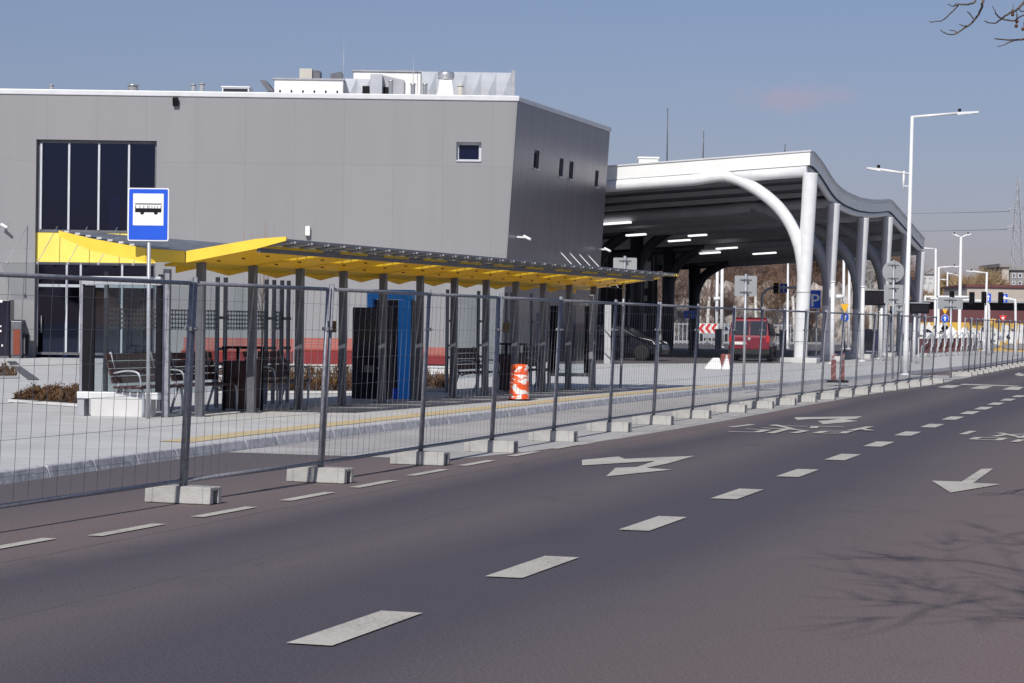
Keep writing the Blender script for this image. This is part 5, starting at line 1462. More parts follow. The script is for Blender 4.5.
# P sign
face_sign('parking_sign', 'blue parking sign with a white P beside the front canopy column', (816, 366), 101, (817, 292),
    [sq(805, 289.8, 821, 308.8, 'white'), sq(805.7, 290.4, 820.3, 308.2, 'blue', 'blue_face', .015),
     pg([(811.2, 294), (813.4, 294), (813.4, 306.5), (811.2, 306.5)], 'white', 'letter_stem', .03),
     pg([(813.41, 294)] + arcp(815.5, 297.7, 4.2, 3.7, 90, -90) + [(813.41, 301.4), (813.41, 299.6)] + arcp(815.3, 297.7, 2.0, 1.9, -90, 90) + [(813.41, 295.8)], 'white', 'letter_bowl', .03)])
# yellow give-way back-to-front triangle with blue arrow disc
def roundabout(lb, bx, Y, tri, disc, base_y, top):
    x, y, w, h = tri; cx, cy, r = disc
    face_sign('give_way_sign', lb, (bx, base_y), Y, top,
        [pg([(x-w/2, y), (x+w/2, y), (x+.6, y+h), (x-.6, y+h)], 'yellowsign', 'triangle_plate', 0, .012),
         rd(cx, cy, r*1.08, 'white', 'disc_rim'), rd(cx, cy, r, 'blue', 'blue_disc', .02),
         pg([(cx-.16*r, cy+.62*r), (cx+.16*r, cy+.62*r), (cx+.16*r, cy-.05*r), (cx+.5*r, cy-.05*r), (cx, cy-.68*r), (cx-.5*r, cy-.05*r), (cx-.16*r, cy-.05*r)], 'white', 'arrow', .04)], pr_=.05)
roundabout('yellow triangle sign above a blue arrow disc between the canopy columns', 844.7, 140, (844.8, 304, 8.5, 8.5), (844.8, 317.2, 4.1), 346, (844.8, 303))
roundabout('yellow triangle sign above a blue arrow disc in front of the graffiti wall', 945, 128, (945, 308, 6.5, 5.5), (945, 318.6, 3.6), 350, (945, 308))
face_sign('warning_sign', 'small yellow triangle sign on a thin post before the graffiti wall', (993, 350), 140, (993, 318),
    [pg([(989.3, 319), (996.3, 319), (993.3, 325.8), (992.3, 325.8)], 'yellowsign', 'triangle_plate', 0, .012)], pr_=.05)
face_sign('give_way_sign', 'small red rimmed white triangle sign before the graffiti wall', (1003, 350), 142, (1003, 315),
    [pg([(999, 315.5), (1007, 315.5), (1003.4, 322.2), (1002.6, 322.2)], 'redsign', 'triangle_plate', 0, .012), pg([(1001.2, 317), (1004.8, 317), (1003, 320.2)], 'white', 'white_field', .03)], pr_=.05)
face_sign('direction_disc', 'tiny blue arrow disc on a thin post left of the small yellow triangle', (987.5, 350), 141, (987.5, 318), [rd(987.5, 321.5, 2.6, 'blue'), pg([(987, 323), (988, 323), (988, 321), (989, 321), (987.5, 319.6), (986, 321), (987, 321)], 'white', 'arrow', .03)], pr_=.05)
# blue warning sign under the dark column arch
face_sign('crossing_sign', 'dark blue sign with a triangle under the canopy arch', (690.5, 352), 112, (690.5, 310.5), [sq(683.5, 310.5, 695, 318.5, 'blue'), pg([(687, 317.4), (692, 317.4), (689.5, 312)], 'blackpanel', 'triangle', .02)], pr_=.04, pm='dark_metal')
# red and white chevron board
def chev(t, Y):
    for i in range(3):
        x = 699+i*6.2
        for pts in ([(x+3.2, 323.8), (x+6.0, 323.8), (x+2.8, 328.2), (x, 328.2)], [(x, 328.21), (x+2.8, 328.21), (x+6.0, 332.8), (x+3.2, 332.8)]):
            mb = MB(); mb.ext([P(a, b, Y-.02) for a, b in pts], (0, .01, 0)); mb.build('chevron', 'redsign', t, world=True)
face_sign('chevron_board', 'red and white chevron board pointing left behind the dark column', (707, 343), 150, (707, 326), [sq(697, 323.3, 718, 333.3, 'white'), chev], pr_=.06)
# traffic lights
def signal(label, x, y0, y1, Y, pole_pts, arrow=None, base=True, w=4.6):
    pts = [P(a, b, Y) for a, b in pole_pts]; pts[0].z = .14
    t = thing('traffic_light', label, 'traffic light', pts[0])
    mb = MB(); mb.tube(smooth(pts, 4) if len(pts) > 2 else pts, .075, 8); mb.build('pole', 'white_metal', t, world=True)
    a = P(x-w/2, y0, Y-.2); b = P(x+w/2, y1, Y-.2)
    mb = MB(); mb.b2((a.x, Y-.24, b.z), (b.x, Y-.08, a.z)); hd = mb.build('signal_head', 'black', t, world=True, bevel=.03)
    n = 3; hh = (a.z-b.z)/n
    for k in range(n):
        c = V(((a.x+b.x)/2, Y-.245, b.z+hh*(k+.5)))
        mb = MB(); mb.lathe([(hh*.36, -.003), (hh*.36, .004)], c=c, n=14, axis='Y'); mb.build('lens', 'screen', hd, world=True)
        mb = MB(); mb.ext([c+V((math.cos(R(an))*hh*.42, -.12, math.sin(R(an))*hh*.42)) for an in (10, 50, 90, 130, 170)], (0, .12, 0)); mb.build('hood', 'black', hd, world=True)
    if arrow:
        x0, ya, x1, yb = arrow; sq(x0, ya, x1, yb, 'blue', 'lane_sign')(t, Y); cx = (x0+x1)/2; hgt = yb-ya
        pg([(cx-.5, yb-1), (cx+.5, yb-1), (cx+.5, ya+hgt*.42), (cx+1.5, ya+hgt*.42), (cx, ya+1), (cx-1.5, ya+hgt*.42), (cx-.5, ya+hgt*.42)], 'white', 'arrow', .02)(t, Y)
    return t
signal('traffic light on a curved pole above the red van, with a blue lane arrow', 776, 283, 293.5, 135, [(762, 340), (762, 300), (764.5, 292.5), (770, 288.3), (782, 287.8), (800, 287.5)], (780, 283.5, 787.2, 292.8))
signal('traffic light with a blue arrow sign on a thin post before the viaduct', 984, 291.5, 303, 128, [(986.2, 350), (986.2, 290)], (985.8, 293.5, 991, 302))
signal('traffic light with a blue arrow sign hung right over the viaduct', 1000.8, 292, 303.2, 130, [(1015.5, 350), (1015.5, 305), (1014, 300.5), (1009, 298.8), (999, 298.5)], (1002, 294, 1007.5, 302.5))
signal('dark traffic light seen end on below the double headed lamp', 972, 292, 304.5, 133, [(989, 350), (989, 310), (986.5, 303.5), (981, 301), (930, 298.5)], None, w=5)
signal('short dark signal head just right of the canopy end', 952, 291, 297, 136, [(925, 348), (925, 300), (927, 297.6), (932, 296.8), (972, 297)], None, w=4.6)
signal('red and black signal lamp low beside the fourth canopy column', 891.5, 311, 322, 120, [(891.3, 350), (891.3, 306)], None, w=3.6)
# dark display screens
for (x0, y0, x1, y1, Y, px_, lb) in ((863.5, 290.5, 885.2, 305.5, 103, 881, 'dark display screen on the left, hung between the third and fourth canopy columns'), (910, 303.3, 929, 313.5, 96, 914, 'dark display screen right of the round grey sign, near the tall street lamp')):
    a = P(x0, y0, Y); b = P(x1, y1, Y)
    q = P(px_, 350, Y+.12); q.z = ZP
    t = thing('display_screen', lb, 'display', q)
    mb = MB(); mb.b2((a.x, Y-.10, b.z), (b.x, Y+.06, a.z)); mb.build('housing', 'black', t, world=True, bevel=.03)
    mb = MB(); mb.b2((a.x+.06, Y-.112, b.z+.06), (b.x-.06, Y-.102, a.z-.07)); mb.build('screen', 'screen', t, world=True)
    mb = MB(); mb.tube([q, V((q.x, q.y, a.z-.1))], .07, 10); mb.build('pole', 'white_metal', t, world=True)
    mb = MB(); mb.b2((a.x-.02, Y-.12, a.z+.002), (b.x+.02, Y+.08, a.z+.04)); mb.build('top_cover', 'grey_metal', t, world=True)
# dark blue poster case and a grey cabinet by the columns
a = P(864.5, 329, 112); b = P(877.5, 351, 112)
t = thing('info_case', 'dark blue information case standing between the canopy columns', 'information case', ((a.x+b.x)/2, 112, ZP))
mb = MB(); mb.b2((a.x, 112, b.z), (b.x, 112.2, a.z)); mb.build('panel', mat('navy', (.015, .018, .07), .4), t, world=True, bevel=.02)
mb = MB(); mb.b2((a.x, 112.02, ZP), (a.x+.08, 112.18, b.z-.002)); mb.b2((b.x-.08, 112.02, ZP), (b.x, 112.18, b.z-.002)); mb.build('legs', 'dark_metal', t, world=True)
mb = MB(); mb.b2((a.x+.08, 111.985, b.z+.1), (b.x-.08, 111.997, a.z-.1)); mb.build('pane', 'blackpanel', t, world=True)
a = P(909, 323, 100); b = P(915, 338, 100)
t = thing('control_cabinet', 'small grey box on a thin post right of the tall street lamp', 'cabinet', ((a.x+b.x)/2, 100, ZP))
mb = MB(); mb.b2((a.x, 100, b.z), (b.x, 100.3, a.z)); mb.build('box', 'dark_metal', t, world=True, bevel=.02)
mb = MB(); mb.tube([((a.x+b.x)/2, 100.15, ZP), ((a.x+b.x)/2, 100.15, b.z-.002)], .05, 8); mb.build('pole', 'pole_grey', t, world=True)
# cameras and floodlights on the masts
for x, y, Y, lb in ((840.2, 297, 149, 'white camera on a mast between the canopy columns'), (717.8, 299, 169, 'white camera head above the chevron board')):
    c = P(x, y, Y); t = thing('mast_camera', lb, 'camera', c)
    mb = MB(); mb.tube([c+V((-.3, 0, 0)), c+V((.25, 0, .05))], [.16, .13], 10); mb.build('camera_body', 'white_metal', t, world=True)
    mb = MB(); mb.tube([c+V((.2, 0, .0)), c+V((.28, .9, -.1))], .04, 6); mb.build('bracket', 'white_metal', t, world=True)

# pedestrian fence and bike racks by the crossing
rk = None
xs = [927, 933.5, 940, 946, 952, 957.5, 963, 968.5, 974]
rl_ = ['first', 'second', 'third', 'fourth', 'fifth', 'sixth', 'seventh', 'eighth', 'ninth']
for i, x in enumerate(xs):
    Y = 118+i*1.9
    q = P(x, 350, Y); q.z = ZP
    if rk is None:
        t = thing('bicycle_rack', 'x', 'bike rack', q, .25, group='curved bicycle racks in front of red panels'); rk = t
        mb = MB(); mb.tube(smooth([(-.30, 0, 0), (-.28, 0, .55), (.02, 0, .75), (.05, 0, 1.05), (.30, 0, 1.25), (.33, 0, .65), (.20, 0, .4), (.22, 0, 0)], 5), .035, 8); mb.build('curved_tube', 'pole_grey', t)
        mb = MB(); mb.b2((-.33, .25, .20), (.34, .29, .95)); mb.build('red_panel', mat('dark_red_panel', (.11, .045, .045), .6), t)
        mb = MB(); mb.b2((-.38, .24, 0), (-.335, .30, 1.0)); mb.b2((.345, .24, 0), (.39, .30, 1.0)); mb.build('post', 'white_metal', t)
    else: t = dup(rk, q)
    t.location = q; t['label'] = f'{rl_[i]} curved white bicycle rack with a dark red panel, counted from the canopy end'
# ------------------------------------------------------------------ planting beds
def tuft(mb, c, h, n, w=.012, spread=.5, r=None):
    r = r or rnd
    for _ in range(n):
        a = r.uniform(0, 6.283); d = V((math.cos(a), math.sin(a), 0)); L = h*r.uniform(.5, 1.1)
        tip = c + d*L*spread*r.uniform(.2, 1) + V((0, 0, L)); s = V((-d.y, d.x, 0))*w
        mid = c + (tip-c)*.55 + V((0, 0, L*.08)) 
        mb.add([c-s*.6, c+s*.6, mid+s, tip, mid-s], [(0, 1, 2, 3, 4)])
        for k in range(2):
            q = c + (tip-c)*r.uniform(.3, .95); e = V((r.uniform(-1, 1), r.uniform(-1, 1), r.uniform(-.2, 1)))*.05
            mb.add([q, q+e+s, q+e*1.6, q+e-s], [(0, 1, 2, 3)])
def bed(label, px, hgt, dens, m, name='planting_bed', kerbh=.05, z=ZP+.01):
    pts = [G(x, y, z) for x, y in px]
    c = sum(pts, V((0, 0, 0)))/len(pts)
    t = thing(name, label, 'planter', c)
    ins = [c+(p-c)*.96 for p in pts]
    mb = MB(); n = len(pts)
    top = [p+V((0, 0, kerbh)) for p in pts]; ti = [p+V((0, 0, kerbh)) for p in ins]
    mb.add(pts+top+ti+ins, [(i, (i+1) % n, n+(i+1) % n, n+i) for i in range(n)] + [(n+i, n+(i+1) % n, 2*n+(i+1) % n, 2*n+i) for i in range(n)] + [(2*n+i, 2*n+(i+1) % n, 3*n+(i+1) % n, 3*n+i) for i in range(n)])
    mb.build('kerb', 'whitewall', t, world=True)
    mb = MB(); mb.face([p+V((0, 0, kerbh*.55)) for p in ins]); mb.build('soil', 'soil', t, world=True)
    mb = MB(); r = random.Random(len(label))
    # bilinear scatter over the quad
    a, b, c2, d = ins
    for _ in range(int(dens*.45)):
        u, v = r.random(), r.random()
        hgt_ = hgt*r.uniform(.35, 1.15)
        q = a*(1-u)*(1-v) + b*u*(1-v) + c2*u*v + d*(1-u)*v
        tuft(mb, q+V((0, 0, kerbh*.5)), hgt_, 7, r=r, spread=.8)
    o = mb.build('plants', m, t, world=True); o['kind'] = 'stuff'
    return t
bed('long bed of rusty brown shrubs in a white kerb behind the shelter', [(214, 393.5), (356, 393.5), (362, 383.5), (222, 383.5)], .34, 520, 'shrub')
bed('narrow bed of brown plants below the red benches, second from the shelter', [(216, 377), (356, 377), (360, 371.5), (222, 371.5)], .28, 300, 'shrub')
bed('bed of brown shrubs right of the blue kiosk, seen between the columns', [(414, 391), (452, 391), (455, 378), (418, 378)], .30, 160, 'shrub')
bed('wedge shaped bed of red and green plants left of the glass case', [(8, 402), (80, 407), (80, 389.5), (34, 393)], .15, 360, 'shrub')
bed('small bed of dark red plants at the left edge beside a steel grate', [(-40, 379), (19, 378), (8, 367), (-40, 366)], .16, 160, 'shrub')
# low white walls with long red benches on them
def red_bench(label, x0, x1, ytop, ymid, ybot, Y):
    a = P(x0, ybot, Y); b = P(x1, ybot, Y)
    t = thing('red_bench', label, 'bench', ((a.x+b.x)/2, Y, ZP+.01), group='long red benches by the building')
    zt, zm, zb = P(x0, ytop, Y).z, P(x0, ymid, Y).z, P(x0, ybot, Y).z
    w = b.x-a.x
    mb = MB(); k = 4
    for i in range(k):
        f0, f1 = i/k, (i+.9)/k
        mb.ext([V((a.x, Y+.45-.0+.12*f0, zm+(zt-zm)*f0)), V((b.x, Y+.45+.12*f0, zm+(zt-zm)*f0)), V((b.x, Y+.45+.12*f1, zm+(zt-zm)*f1)), V((a.x, Y+.45+.12*f1, zm+(zt-zm)*f1))], (0, .04, 0))
    mb.build('backrest', 'bench_red_sunlit', t, world=True)
    mb = MB(); mb.b2((a.x, Y-.02, zm-.04), (b.x, Y+.44, zm)); mb.build('seat', 'bench_red_sunlit', t, world=True)
    mb = MB(); mb.b2((a.x, Y, zb+.06), (b.x, Y+.42, zm-.042)); mb.build('front_panel', 'red', t, world=True)
    mb = MB(); mb.b2((a.x+.05, Y+.04, ZP+.01), (b.x-.05, Y+.40, zb+.055)); mb.build('base', 'darkband', t, world=True)
    return t
red_bench('long red bench with a slatted back behind the litter bin and near benches', 181, 292, 337, 350, 364, 74)
red_bench('long red bench left of the black ticket machine', 294, 352, 337.5, 349, 366, 72)
red_bench('long red bench seen right of the blue kiosk', 412, 446, 347, 355, 366, 76)
mb = MB(); a = P(214, 371, 64); b = P(450, 371, 64); 
t = thing('low_wall', 'low white wall running below the red benches', 'wall', ((a.x+b.x)/2, 64, ZP+.01))
mb.b2((a.x, 64, .14), (b.x, 64.35, P(300, 366, 64).z)); mb.build('wall', 'whitewall', t, world=True, bevel=.02)
mb = MB(); mb.b2((a.x-.02, 63.97, P(300, 366, 64).z+.002), (b.x+.02, 64.38, P(300, 366, 64).z+.05)); mb.build('coping', 'whitewall', t, world=True, bevel=.01)
# dark lower cladding seen between the columns
# steel grates of the ramp
def grate(px, lb, z=ZP+.015):
    pts = [G(x, y, z) for x, y in px]
    t = thing('steel_grate', lb, 'grate', sum(pts, V())/4)
    mb = MB(); mb.ext(pts, (0, 0, .012)); mb.build('frame', 'grate', t, world=True)
    mb = MB()
    for k in range(1, 9): mb.bar(pts[0]+(pts[3]-pts[0])*k/9+V((0, 0, .018)), pts[1]+(pts[2]-pts[1])*k/9+V((0, 0, .018)), .03, .01)
    mb.build('bars', 'dark_metal', t, world=True)
grate([(28, 379.5), (39, 379.5), (21, 367), (12, 367)], 'long steel grate leading to the building at the left edge, nearer of two')
grate([(10, 364.5), (19, 364.5), (15, 361.5), (7, 361.5)], 'short steel grate close to the building at the left edge, farther of two')
# dark cabinets left of the entrance
def cab(name, label, x0, x1, y0, y1, Y, dpt, m, parts):
    a = P(x0, y0, Y); b = P(x1, y1, Y)
    t = thing(name, label, 'cabinet', ((a.x+b.x)/2, Y, ZP+.01))
    mb = MB(); mb.b2((a.x, Y, .2), (b.x, Y+dpt, a.z)); mb.build('housing', m, t, world=True, bevel=.03)
    mb = MB(); mb.b2((a.x+.03, Y+.03, ZP+.01), (b.x-.03, Y+dpt-.03, .198)); mb.build('plinth', 'dark_metal', t, world=True)
    for nm, mm, p0, p1, p2, p3 in parts:
        c = P(p0, p1, Y); d = P(p2, p3, Y); mb = MB(); mb.b2((c.x, Y-.02, d.z), (d.x, Y-.003, c.z)); mb.build(nm, mm, t, world=True)
    return t
cab('vending_machine', 'tall black vending machine against the facade at the left edge', -14, 9.5, 299.5, 355, 80.5, .7, 'blackpanel',
    [('printed_marks', 'white', -1, 299.8, 2.5, 302.5), ('printed_marks', 'white', -1, 325.5, 1.5, 327), ('printed_marks', 'white', -.5, 330, 1.5, 332), ('printed_marks', 'white', 1.5, 344.5, 3, 346.5)])
cab('waste_cabinet', 'grey waste cabinet with a rusty red front beside the black machine', 10, 21.6, 320.8, 355, 80.6, .6, 'dark_metal', [('front_door', mat('rust_red', (.20, .035, .015), .6), 13.5, 329.5, 20, 354.5)])
cab('waste_cabinet', 'low dark cabinet with a rounded top, third from the left edge', 21.8, 25.6, 334, 355, 80.8, .5, 'black', [('front_door', 'dark_metal', 22.4, 338, 25, 354)])

# ------------------------------------------------------------------ bare trees
def grow(r, base, h, spread, levels=5, trunk_r=.16, fork=.28, kids_=(3, 4), lift=.55, twigs=3, twlen=.8, twr=.010, droop=0.0, sides=5, dirs=None):
    """-> trunk MB, crown MB: limbs that fork again and again, down to fine twigs"""
    tm, cm = MB(), MB()
    tips = []
    def branch(p, d, L, rad, lev, mb):
        n = 4 if lev < 3 else 3
        pts = [p]; q = p; dd_ = d.copy()
        for i in range(n):
            dd_ = (dd_ + V((r.uniform(-1, 1), r.uniform(-1, 1), r.uniform(-.6, .9)))*.16 + V((0, 0, -droop*lev*.05))).normalized()
            q = q + dd_*L/n; pts.append(q)
        rr = [rad*(1-.5*i/n) for i in range(n+1)]
        mb.tube(pts, rr, max(3, sides-lev), cap=False)
        if lev >= levels:
            for i in range(1, n+1):
                for _ in range(twigs):
                    e = (dd_ + V((r.uniform(-1, 1), r.uniform(-1, 1), r.uniform(-.7, 1)))*.9).normalized()
                    l2 = twlen*r.uniform(.4, 1.1); m_ = pts[i] + e*l2*.5 + V((r.uniform(-.1, .1), r.uniform(-.1, .1), -.02))*l2
                    cm.tube([pts[i], m_, pts[i]+e*l2+V((0, 0, -droop*.3*l2))], [twr, twr*.8, twr*.4], 3, cap=False)
            return
        k = r.randint(*kids_)
        for i in range(k):
            f = (i+1)/k if lev else .55+.45*(i+1)/k
            j = min(n, max(1, int(round(f*n)))); az = r.uniform(0, 6.283)
            side = V((math.cos(az), math.sin(az), r.uniform(-.1, .6)))
            nd = (dd_*(1-lift) + side*lift*spread).normalized()
            branch(pts[j], nd, L*r.uniform(.62, .85), rr[j]*.72, lev+1, cm if lev >= 0 else tm)
    # trunk
    pts = [V(base)]; q = V(base); d = V((0, 0, 1))
    H0 = h*fork
    for i in range(5):
        d = (d+V((r.uniform(-1, 1), r.uniform(-1, 1), 0))*.05).normalized(); q = q+d*H0/5; pts.append(q)
    tm.tube(pts, [trunk_r*1.35, trunk_r*1.08, trunk_r, trunk_r*.95, trunk_r*.9, trunk_r*.82], 10, cap=False)
    if dirs: lst = dirs
    else:
        lst = []
        k = r.randint(4, 5)
        for i in range(k):
            az = 6.283*i/k + r.uniform(-.4, .4); lst.append((V((math.cos(az)*spread, math.sin(az)*spread, r.uniform(.8, 1.5))).normalized(), 1))
        lst.append((V((r.uniform(-.15, .15), r.uniform(-.15, .15), 1)).normalized(), 1.15))
    for dv, f in lst:
        branch(pts[-1] - V((0, 0, r.uniform(0, .12)*H0)), dv.normalized(), h*(1-fork)*.36*f, trunk_r*.62, 1, cm)
    return tm, cm

def make_tree(name, label, group, seed, h, spread, trunk_m, crown_m, **kw):
    t = thing(name, label, 'tree', group=group)
    tm, cm = grow(random.Random(seed), (0, 0, 0), h, spread, **kw)
    tm.build('trunk', trunk_m, t); cm.build('crown', crown_m, t)
    return t
# thicket on the slope behind the canopy
protos = []
for sd_, h, sp, m in ((1, 10.5, .75, 'twig'), (2, 9, .9, 'twig'), (3, 12, .7, 'twig2'), (4, 8, 1.0, 'twig2')):
    t = make_tree('bare_tree', 'bare brown tree in the thicket on the slope beyond the canopy', 'bare trees on the slope beyond the canopy', sd_, h, sp, 'bark', m, levels=4, twigs=4, twlen=1.1, twr=.022, trunk_r=.18, kids_=(3, 4))
    protos.append(t)
def hill_z(X, Y):
    f = max(0, min(1, (Y-225)/80)); g = max(0, min(1, (X-2)/10))*max(0, min(1, (60-X)/14))
    return -.02 + 9.0*(f*f*(3-2*f))*g
mb = MB()
nx, ny = 40, 24
gx = [-20+110*i/nx for i in range(nx+1)]; gy = [218+140*j/ny for j in range(ny+1)]
mb.add([V((x, y, hill_z(x, y) + (rnd.uniform(-.3, .3) if hill_z(x, y) > .5 else -.03))) for x in gx for y in gy], [(i*(ny+1)+j, (i+1)*(ny+1)+j, (i+1)*(ny+1)+j+1, i*(ny+1)+j+1) for i in range(nx) for j in range(ny)], True)
setting(mb, 'hillside', M['hill'], road=False)
cnt = 0
r2 = random.Random(11)
for px, Y in [(x + r2.uniform(-4, 4), y) for y in (211, 232, 250, 270, 296) for x in range(668, 905, 48 if y < 220 else 15)]:
    X = P(px, 300, Y).x
    t = protos[cnt % 4] if cnt < 4 else dup(protos[r2.randrange(4)])
    cnt += 1
    t.location = (X, Y, hill_z(X, Y)-.1); t.rotation_euler = (0, 0, r2.uniform(0, 6.28)); s = r2.uniform(.75, 1.15)*(1.0 if Y > 230 else .8); s *= .72 if px > 838 else 1; t.scale = (s, s, s)
# pale birches in front of it
for i, (px, Y, h, lb) in enumerate(((872, 170, 7.5, 'white barked birch between the third and fourth canopy columns'), (757, 200, 9.5, 'slim pale birch behind the grey square sign'), (708, 205, 9, 'slim pale birch behind the canopy arch, left of the white masts'), (796, 205, 10, 'slim pale birch behind the front canopy column'))):
    t = make_tree('birch_tree', lb, None, 40+i, h, .5, 'birch', 'twig' if i else 'birch', levels=4, twigs=3, twlen=.9, twr=.016, trunk_r=.15, fork=.45, kids_=(2, 3))
    t.location = (P(px, 300, Y).x, Y, .1)
# tan willow and others by the viaduct
for i, (px, Y, h, sp, m, lb) in enumerate(((977, 205, 6.6, .75, 'willow', 'round golden tan willow above the viaduct'), (957, 215, 6.5, .9, 'willow', 'smaller golden tan willow left of the big one'), (944, 220, 6.5, .9, 'twig2', 'bare brown tree right of the canopy end, behind lamp posts'),
        (1008, 225, 6.8, .9, 'twig', 'bare tree left of the grey house behind the viaduct'), (931, 235, 6, .9, 'twig', 'bare low tree just right of the canopy end'))):
    t = make_tree('bare_tree', lb, None, 60+i, h, sp, 'bark', m, levels=5 if m == 'willow' else 4, twigs=6 if m == 'willow' else 5, twlen=1.0, twr=.028, trunk_r=.16, fork=.18)
    t.location = (P(px, 300, Y).x, Y, .0)

# pale stony wall and railings along the far street
a = P(560, 300, 212); b = P(905, 300, 212)
t = thing('stone_wall', 'pale rough stone retaining wall at the foot of the wooded slope', 'wall', ((a.x+b.x)/2, 214, 0))
mb = MB(); nx, nz = 120, 8
vs = [V((a.x+(b.x-a.x)*i/nx, 215+rnd.uniform(-.25, .25)+j*.15, 5.6*j/nz + (rnd.uniform(-.35, .35) if j == nz else 0))) for i in range(nx+1) for j in range(nz+1)]
mb.add(vs, [(i*(nz+1)+j, (i+1)*(nz+1)+j, (i+1)*(nz+1)+j+1, i*(nz+1)+j+1) for i in range(nx) for j in range(nz)])
mb.build('wall_face', mat('rough_pale_stone', (.24, .20, .185), .95, var=.5, scale=1.1, bump=.6, bscale=2, detail=8, tint=(.55, .50, .46)), t, world=True)
a = P(675, 300, 166); b = P(800, 300, 166)
t = thing('street_railing', 'grey upright bar railing along the far street behind the red van', 'railing', ((a.x+b.x)/2, 166, .15))
mb = MB(); x = a.x
while x < b.x: mb.b2((x-.035, 166, .2), (x+.035, 166.04, 1.75)); x += .30
mb.build('bars', 'pole_grey', t, world=True)
mb = MB(); mb.b2((a.x, 166.045, 1.6), (b.x, 166.09, 1.68)); mb.b2((a.x, 166.045, .3), (b.x, 166.09, .38)); mb.build('rails', 'pole_grey', t, world=True)
for i, (x, lb) in enumerate(((718.5, 'left of the red van'), (755, 'above the red van'), (783, 'right of the red van'))):
    q = P(x, 330, 140); t = thing('litter_bin', 'small dark post box on the far pavement ' + lb, 'box', (q.x, 140, .15))
    mb = MB(); mb.b2((-.2, -.15, 0), (.2, .15, 1.15)); mb.build('body', 'dark_metal', t, bevel=.03)
    mb = MB(); mb.b2((-.23, -.18, 1.151), (.23, .18, 1.22)); mb.build('lid', 'black', t)

# ------------------------------------------------------------------ viaduct with the graffiti wall
YV = 158
def vx(x): return P(x, 320, YV).x
def vz(y, Y=YV): return P(985, y, Y).z
x0, x1 = vx(916), vx(1120)
t = thing('viaduct', 'low viaduct with a beige parapet, dark beam and maroon band above the street', 'bridge', ((x0+x1)/2, YV, 0))
mb = MB(); mb.b2((vx(968), YV+.5, vz(301)), (x1, YV+9, vz(287.5))); mb.build('parapet', 'viaduct', t, world=True)
mb = MB(); mb.b2((vx(967), YV+.35, vz(287.3)), (x1, YV+9.1, vz(284.6))); mb.build('cap', 'maroon', t, world=True)
mb = MB(); mb.b2((x0, YV+1.2, vz(310)), (x1, YV+9, vz(301.2))); mb.build('beam', 'darkband', t, world=True)
mb = MB(); mb.b2((x0, YV, vz(323)), (x1, YV+8, vz(310.2))); mb.build('band', 'maroon', t, world=True)
mb = MB(); mb.b2((x0, YV+.2, vz(302.5)), (x1, YV+1.1, vz(300.8))); mb.build('ledge', 'grey_metal', t, world=True)
mb = MB()
for x in (930, 958, 990, 1022): mb.b2((vx(x)-.4, YV+1.5, 0), (vx(x)+.4, YV+7, vz(323.2)))
mb.build('pier', 'viaduct', t, world=True)
YG = 154
t = thing('graffiti_wall', 'yellow wall covered in white and black graffiti shapes under the viaduct', 'wall', (vx(985), YG, 0))
gz = lambda y: P(985, y, YG).z
gx_ = lambda x: P(x, 335, YG).x
mb = MB(); mb.b2((gx_(917), YG, -.05), (gx_(1120), YG+.4, gz(322.8))); mb.build('wall', mat('ochre_wall', (.58, .36, .06), .8, var=.15, scale=.6), t, world=True)
rg = random.Random(5)
k = 0
def blob(cx, cy, w, h, m, dy, spikes=9, rough=.35):
    pts = []
    for i in range(spikes*2):
        a = 6.283*i/(spikes*2); rr = 1-rough*rg.random()*(1 if i % 2 else .3)
        pts.append(V((gx_(cx)+math.cos(a)*w*rr, YG-dy, gz(cy)+math.sin(a)*h*rr)))
    mb = MB(); mb.ext(pts, (0, .004, 0)); return mb.build('graffiti_shape', m, t, world=True)
cxs = [922, 929, 937, 944, 951, 966, 974, 981, 989, 997, 1005, 1013, 1021]
for i, cx in enumerate(cxs):
    k += 1
    blob(cx+rg.uniform(-1, 1), rg.uniform(333, 337), rg.uniform(.30, .48), rg.uniform(.55, .85), 'white', .006+.0012*k, rg.randint(5, 8), .45)
for i in range(34):
    k += 1
    cx = rg.choice(cxs)+rg.uniform(-3.5, 3.5); m = rg.choice(['black', 'black', 'dark_metal', 'white', 'sign_back', 'grey_metal'])
    blob(cx, rg.uniform(327, 344), rg.uniform(.08, .25), rg.uniform(.06, .28), m, .006+.0012*k, 4, .55)
for x_ in (960, 985, 1016):
    k += 1; blob(x_, 346, 1.1, .22, 'brick', .006+.0012*k, 6, .3)

# houses behind
def house(label, x0, x1, y0, Y, m, wins_, dpt=10, roof=None):
    a = P(x0, y0, Y); b = P(x1, y0, Y)
    t = thing('far_house', label, 'house', ((a.x+b.x)/2, Y, 0))
    mb = MB(); mb.b2((a.x, Y, -.05), (b.x, Y+dpt, a.z)); mb.build('walls', m, t, world=True)
    mb = MB(); mb.b2((a.x-.3, Y-.3, a.z+.002), (b.x+.3, Y+dpt+.3, a.z+.35)); mb.build('roof', roof or 'brick', t, world=True)
    for (wx, wy, ww, wh) in wins_:
        p = P(wx, wy, Y); q = P(wx+ww, wy+wh, Y); mb = MB(); mb.b2((p.x, Y-.04, q.z), (q.x, Y-.003, p.z)); f = mb.build('window', 'frame', t, world=True)
        mb = MB(); mb.b2((p.x+.12, Y-.06, q.z+.12), (q.x-.12, Y-.042, p.z-.12)); mb.build('pane', 'winglass', f, world=True)
house('grey house with pale framed windows above the right end of the viaduct', 1010, 1040, 270, 240, 'brick', [(1012, 273, 3.5, 5), (1018, 273, 4, 5), (1012, 281, 3.5, 4), (1018, 281, 4, 4)])
house('small pale house wall left of the grey house', 1002, 1009, 267, 236, 'viaduct', [])
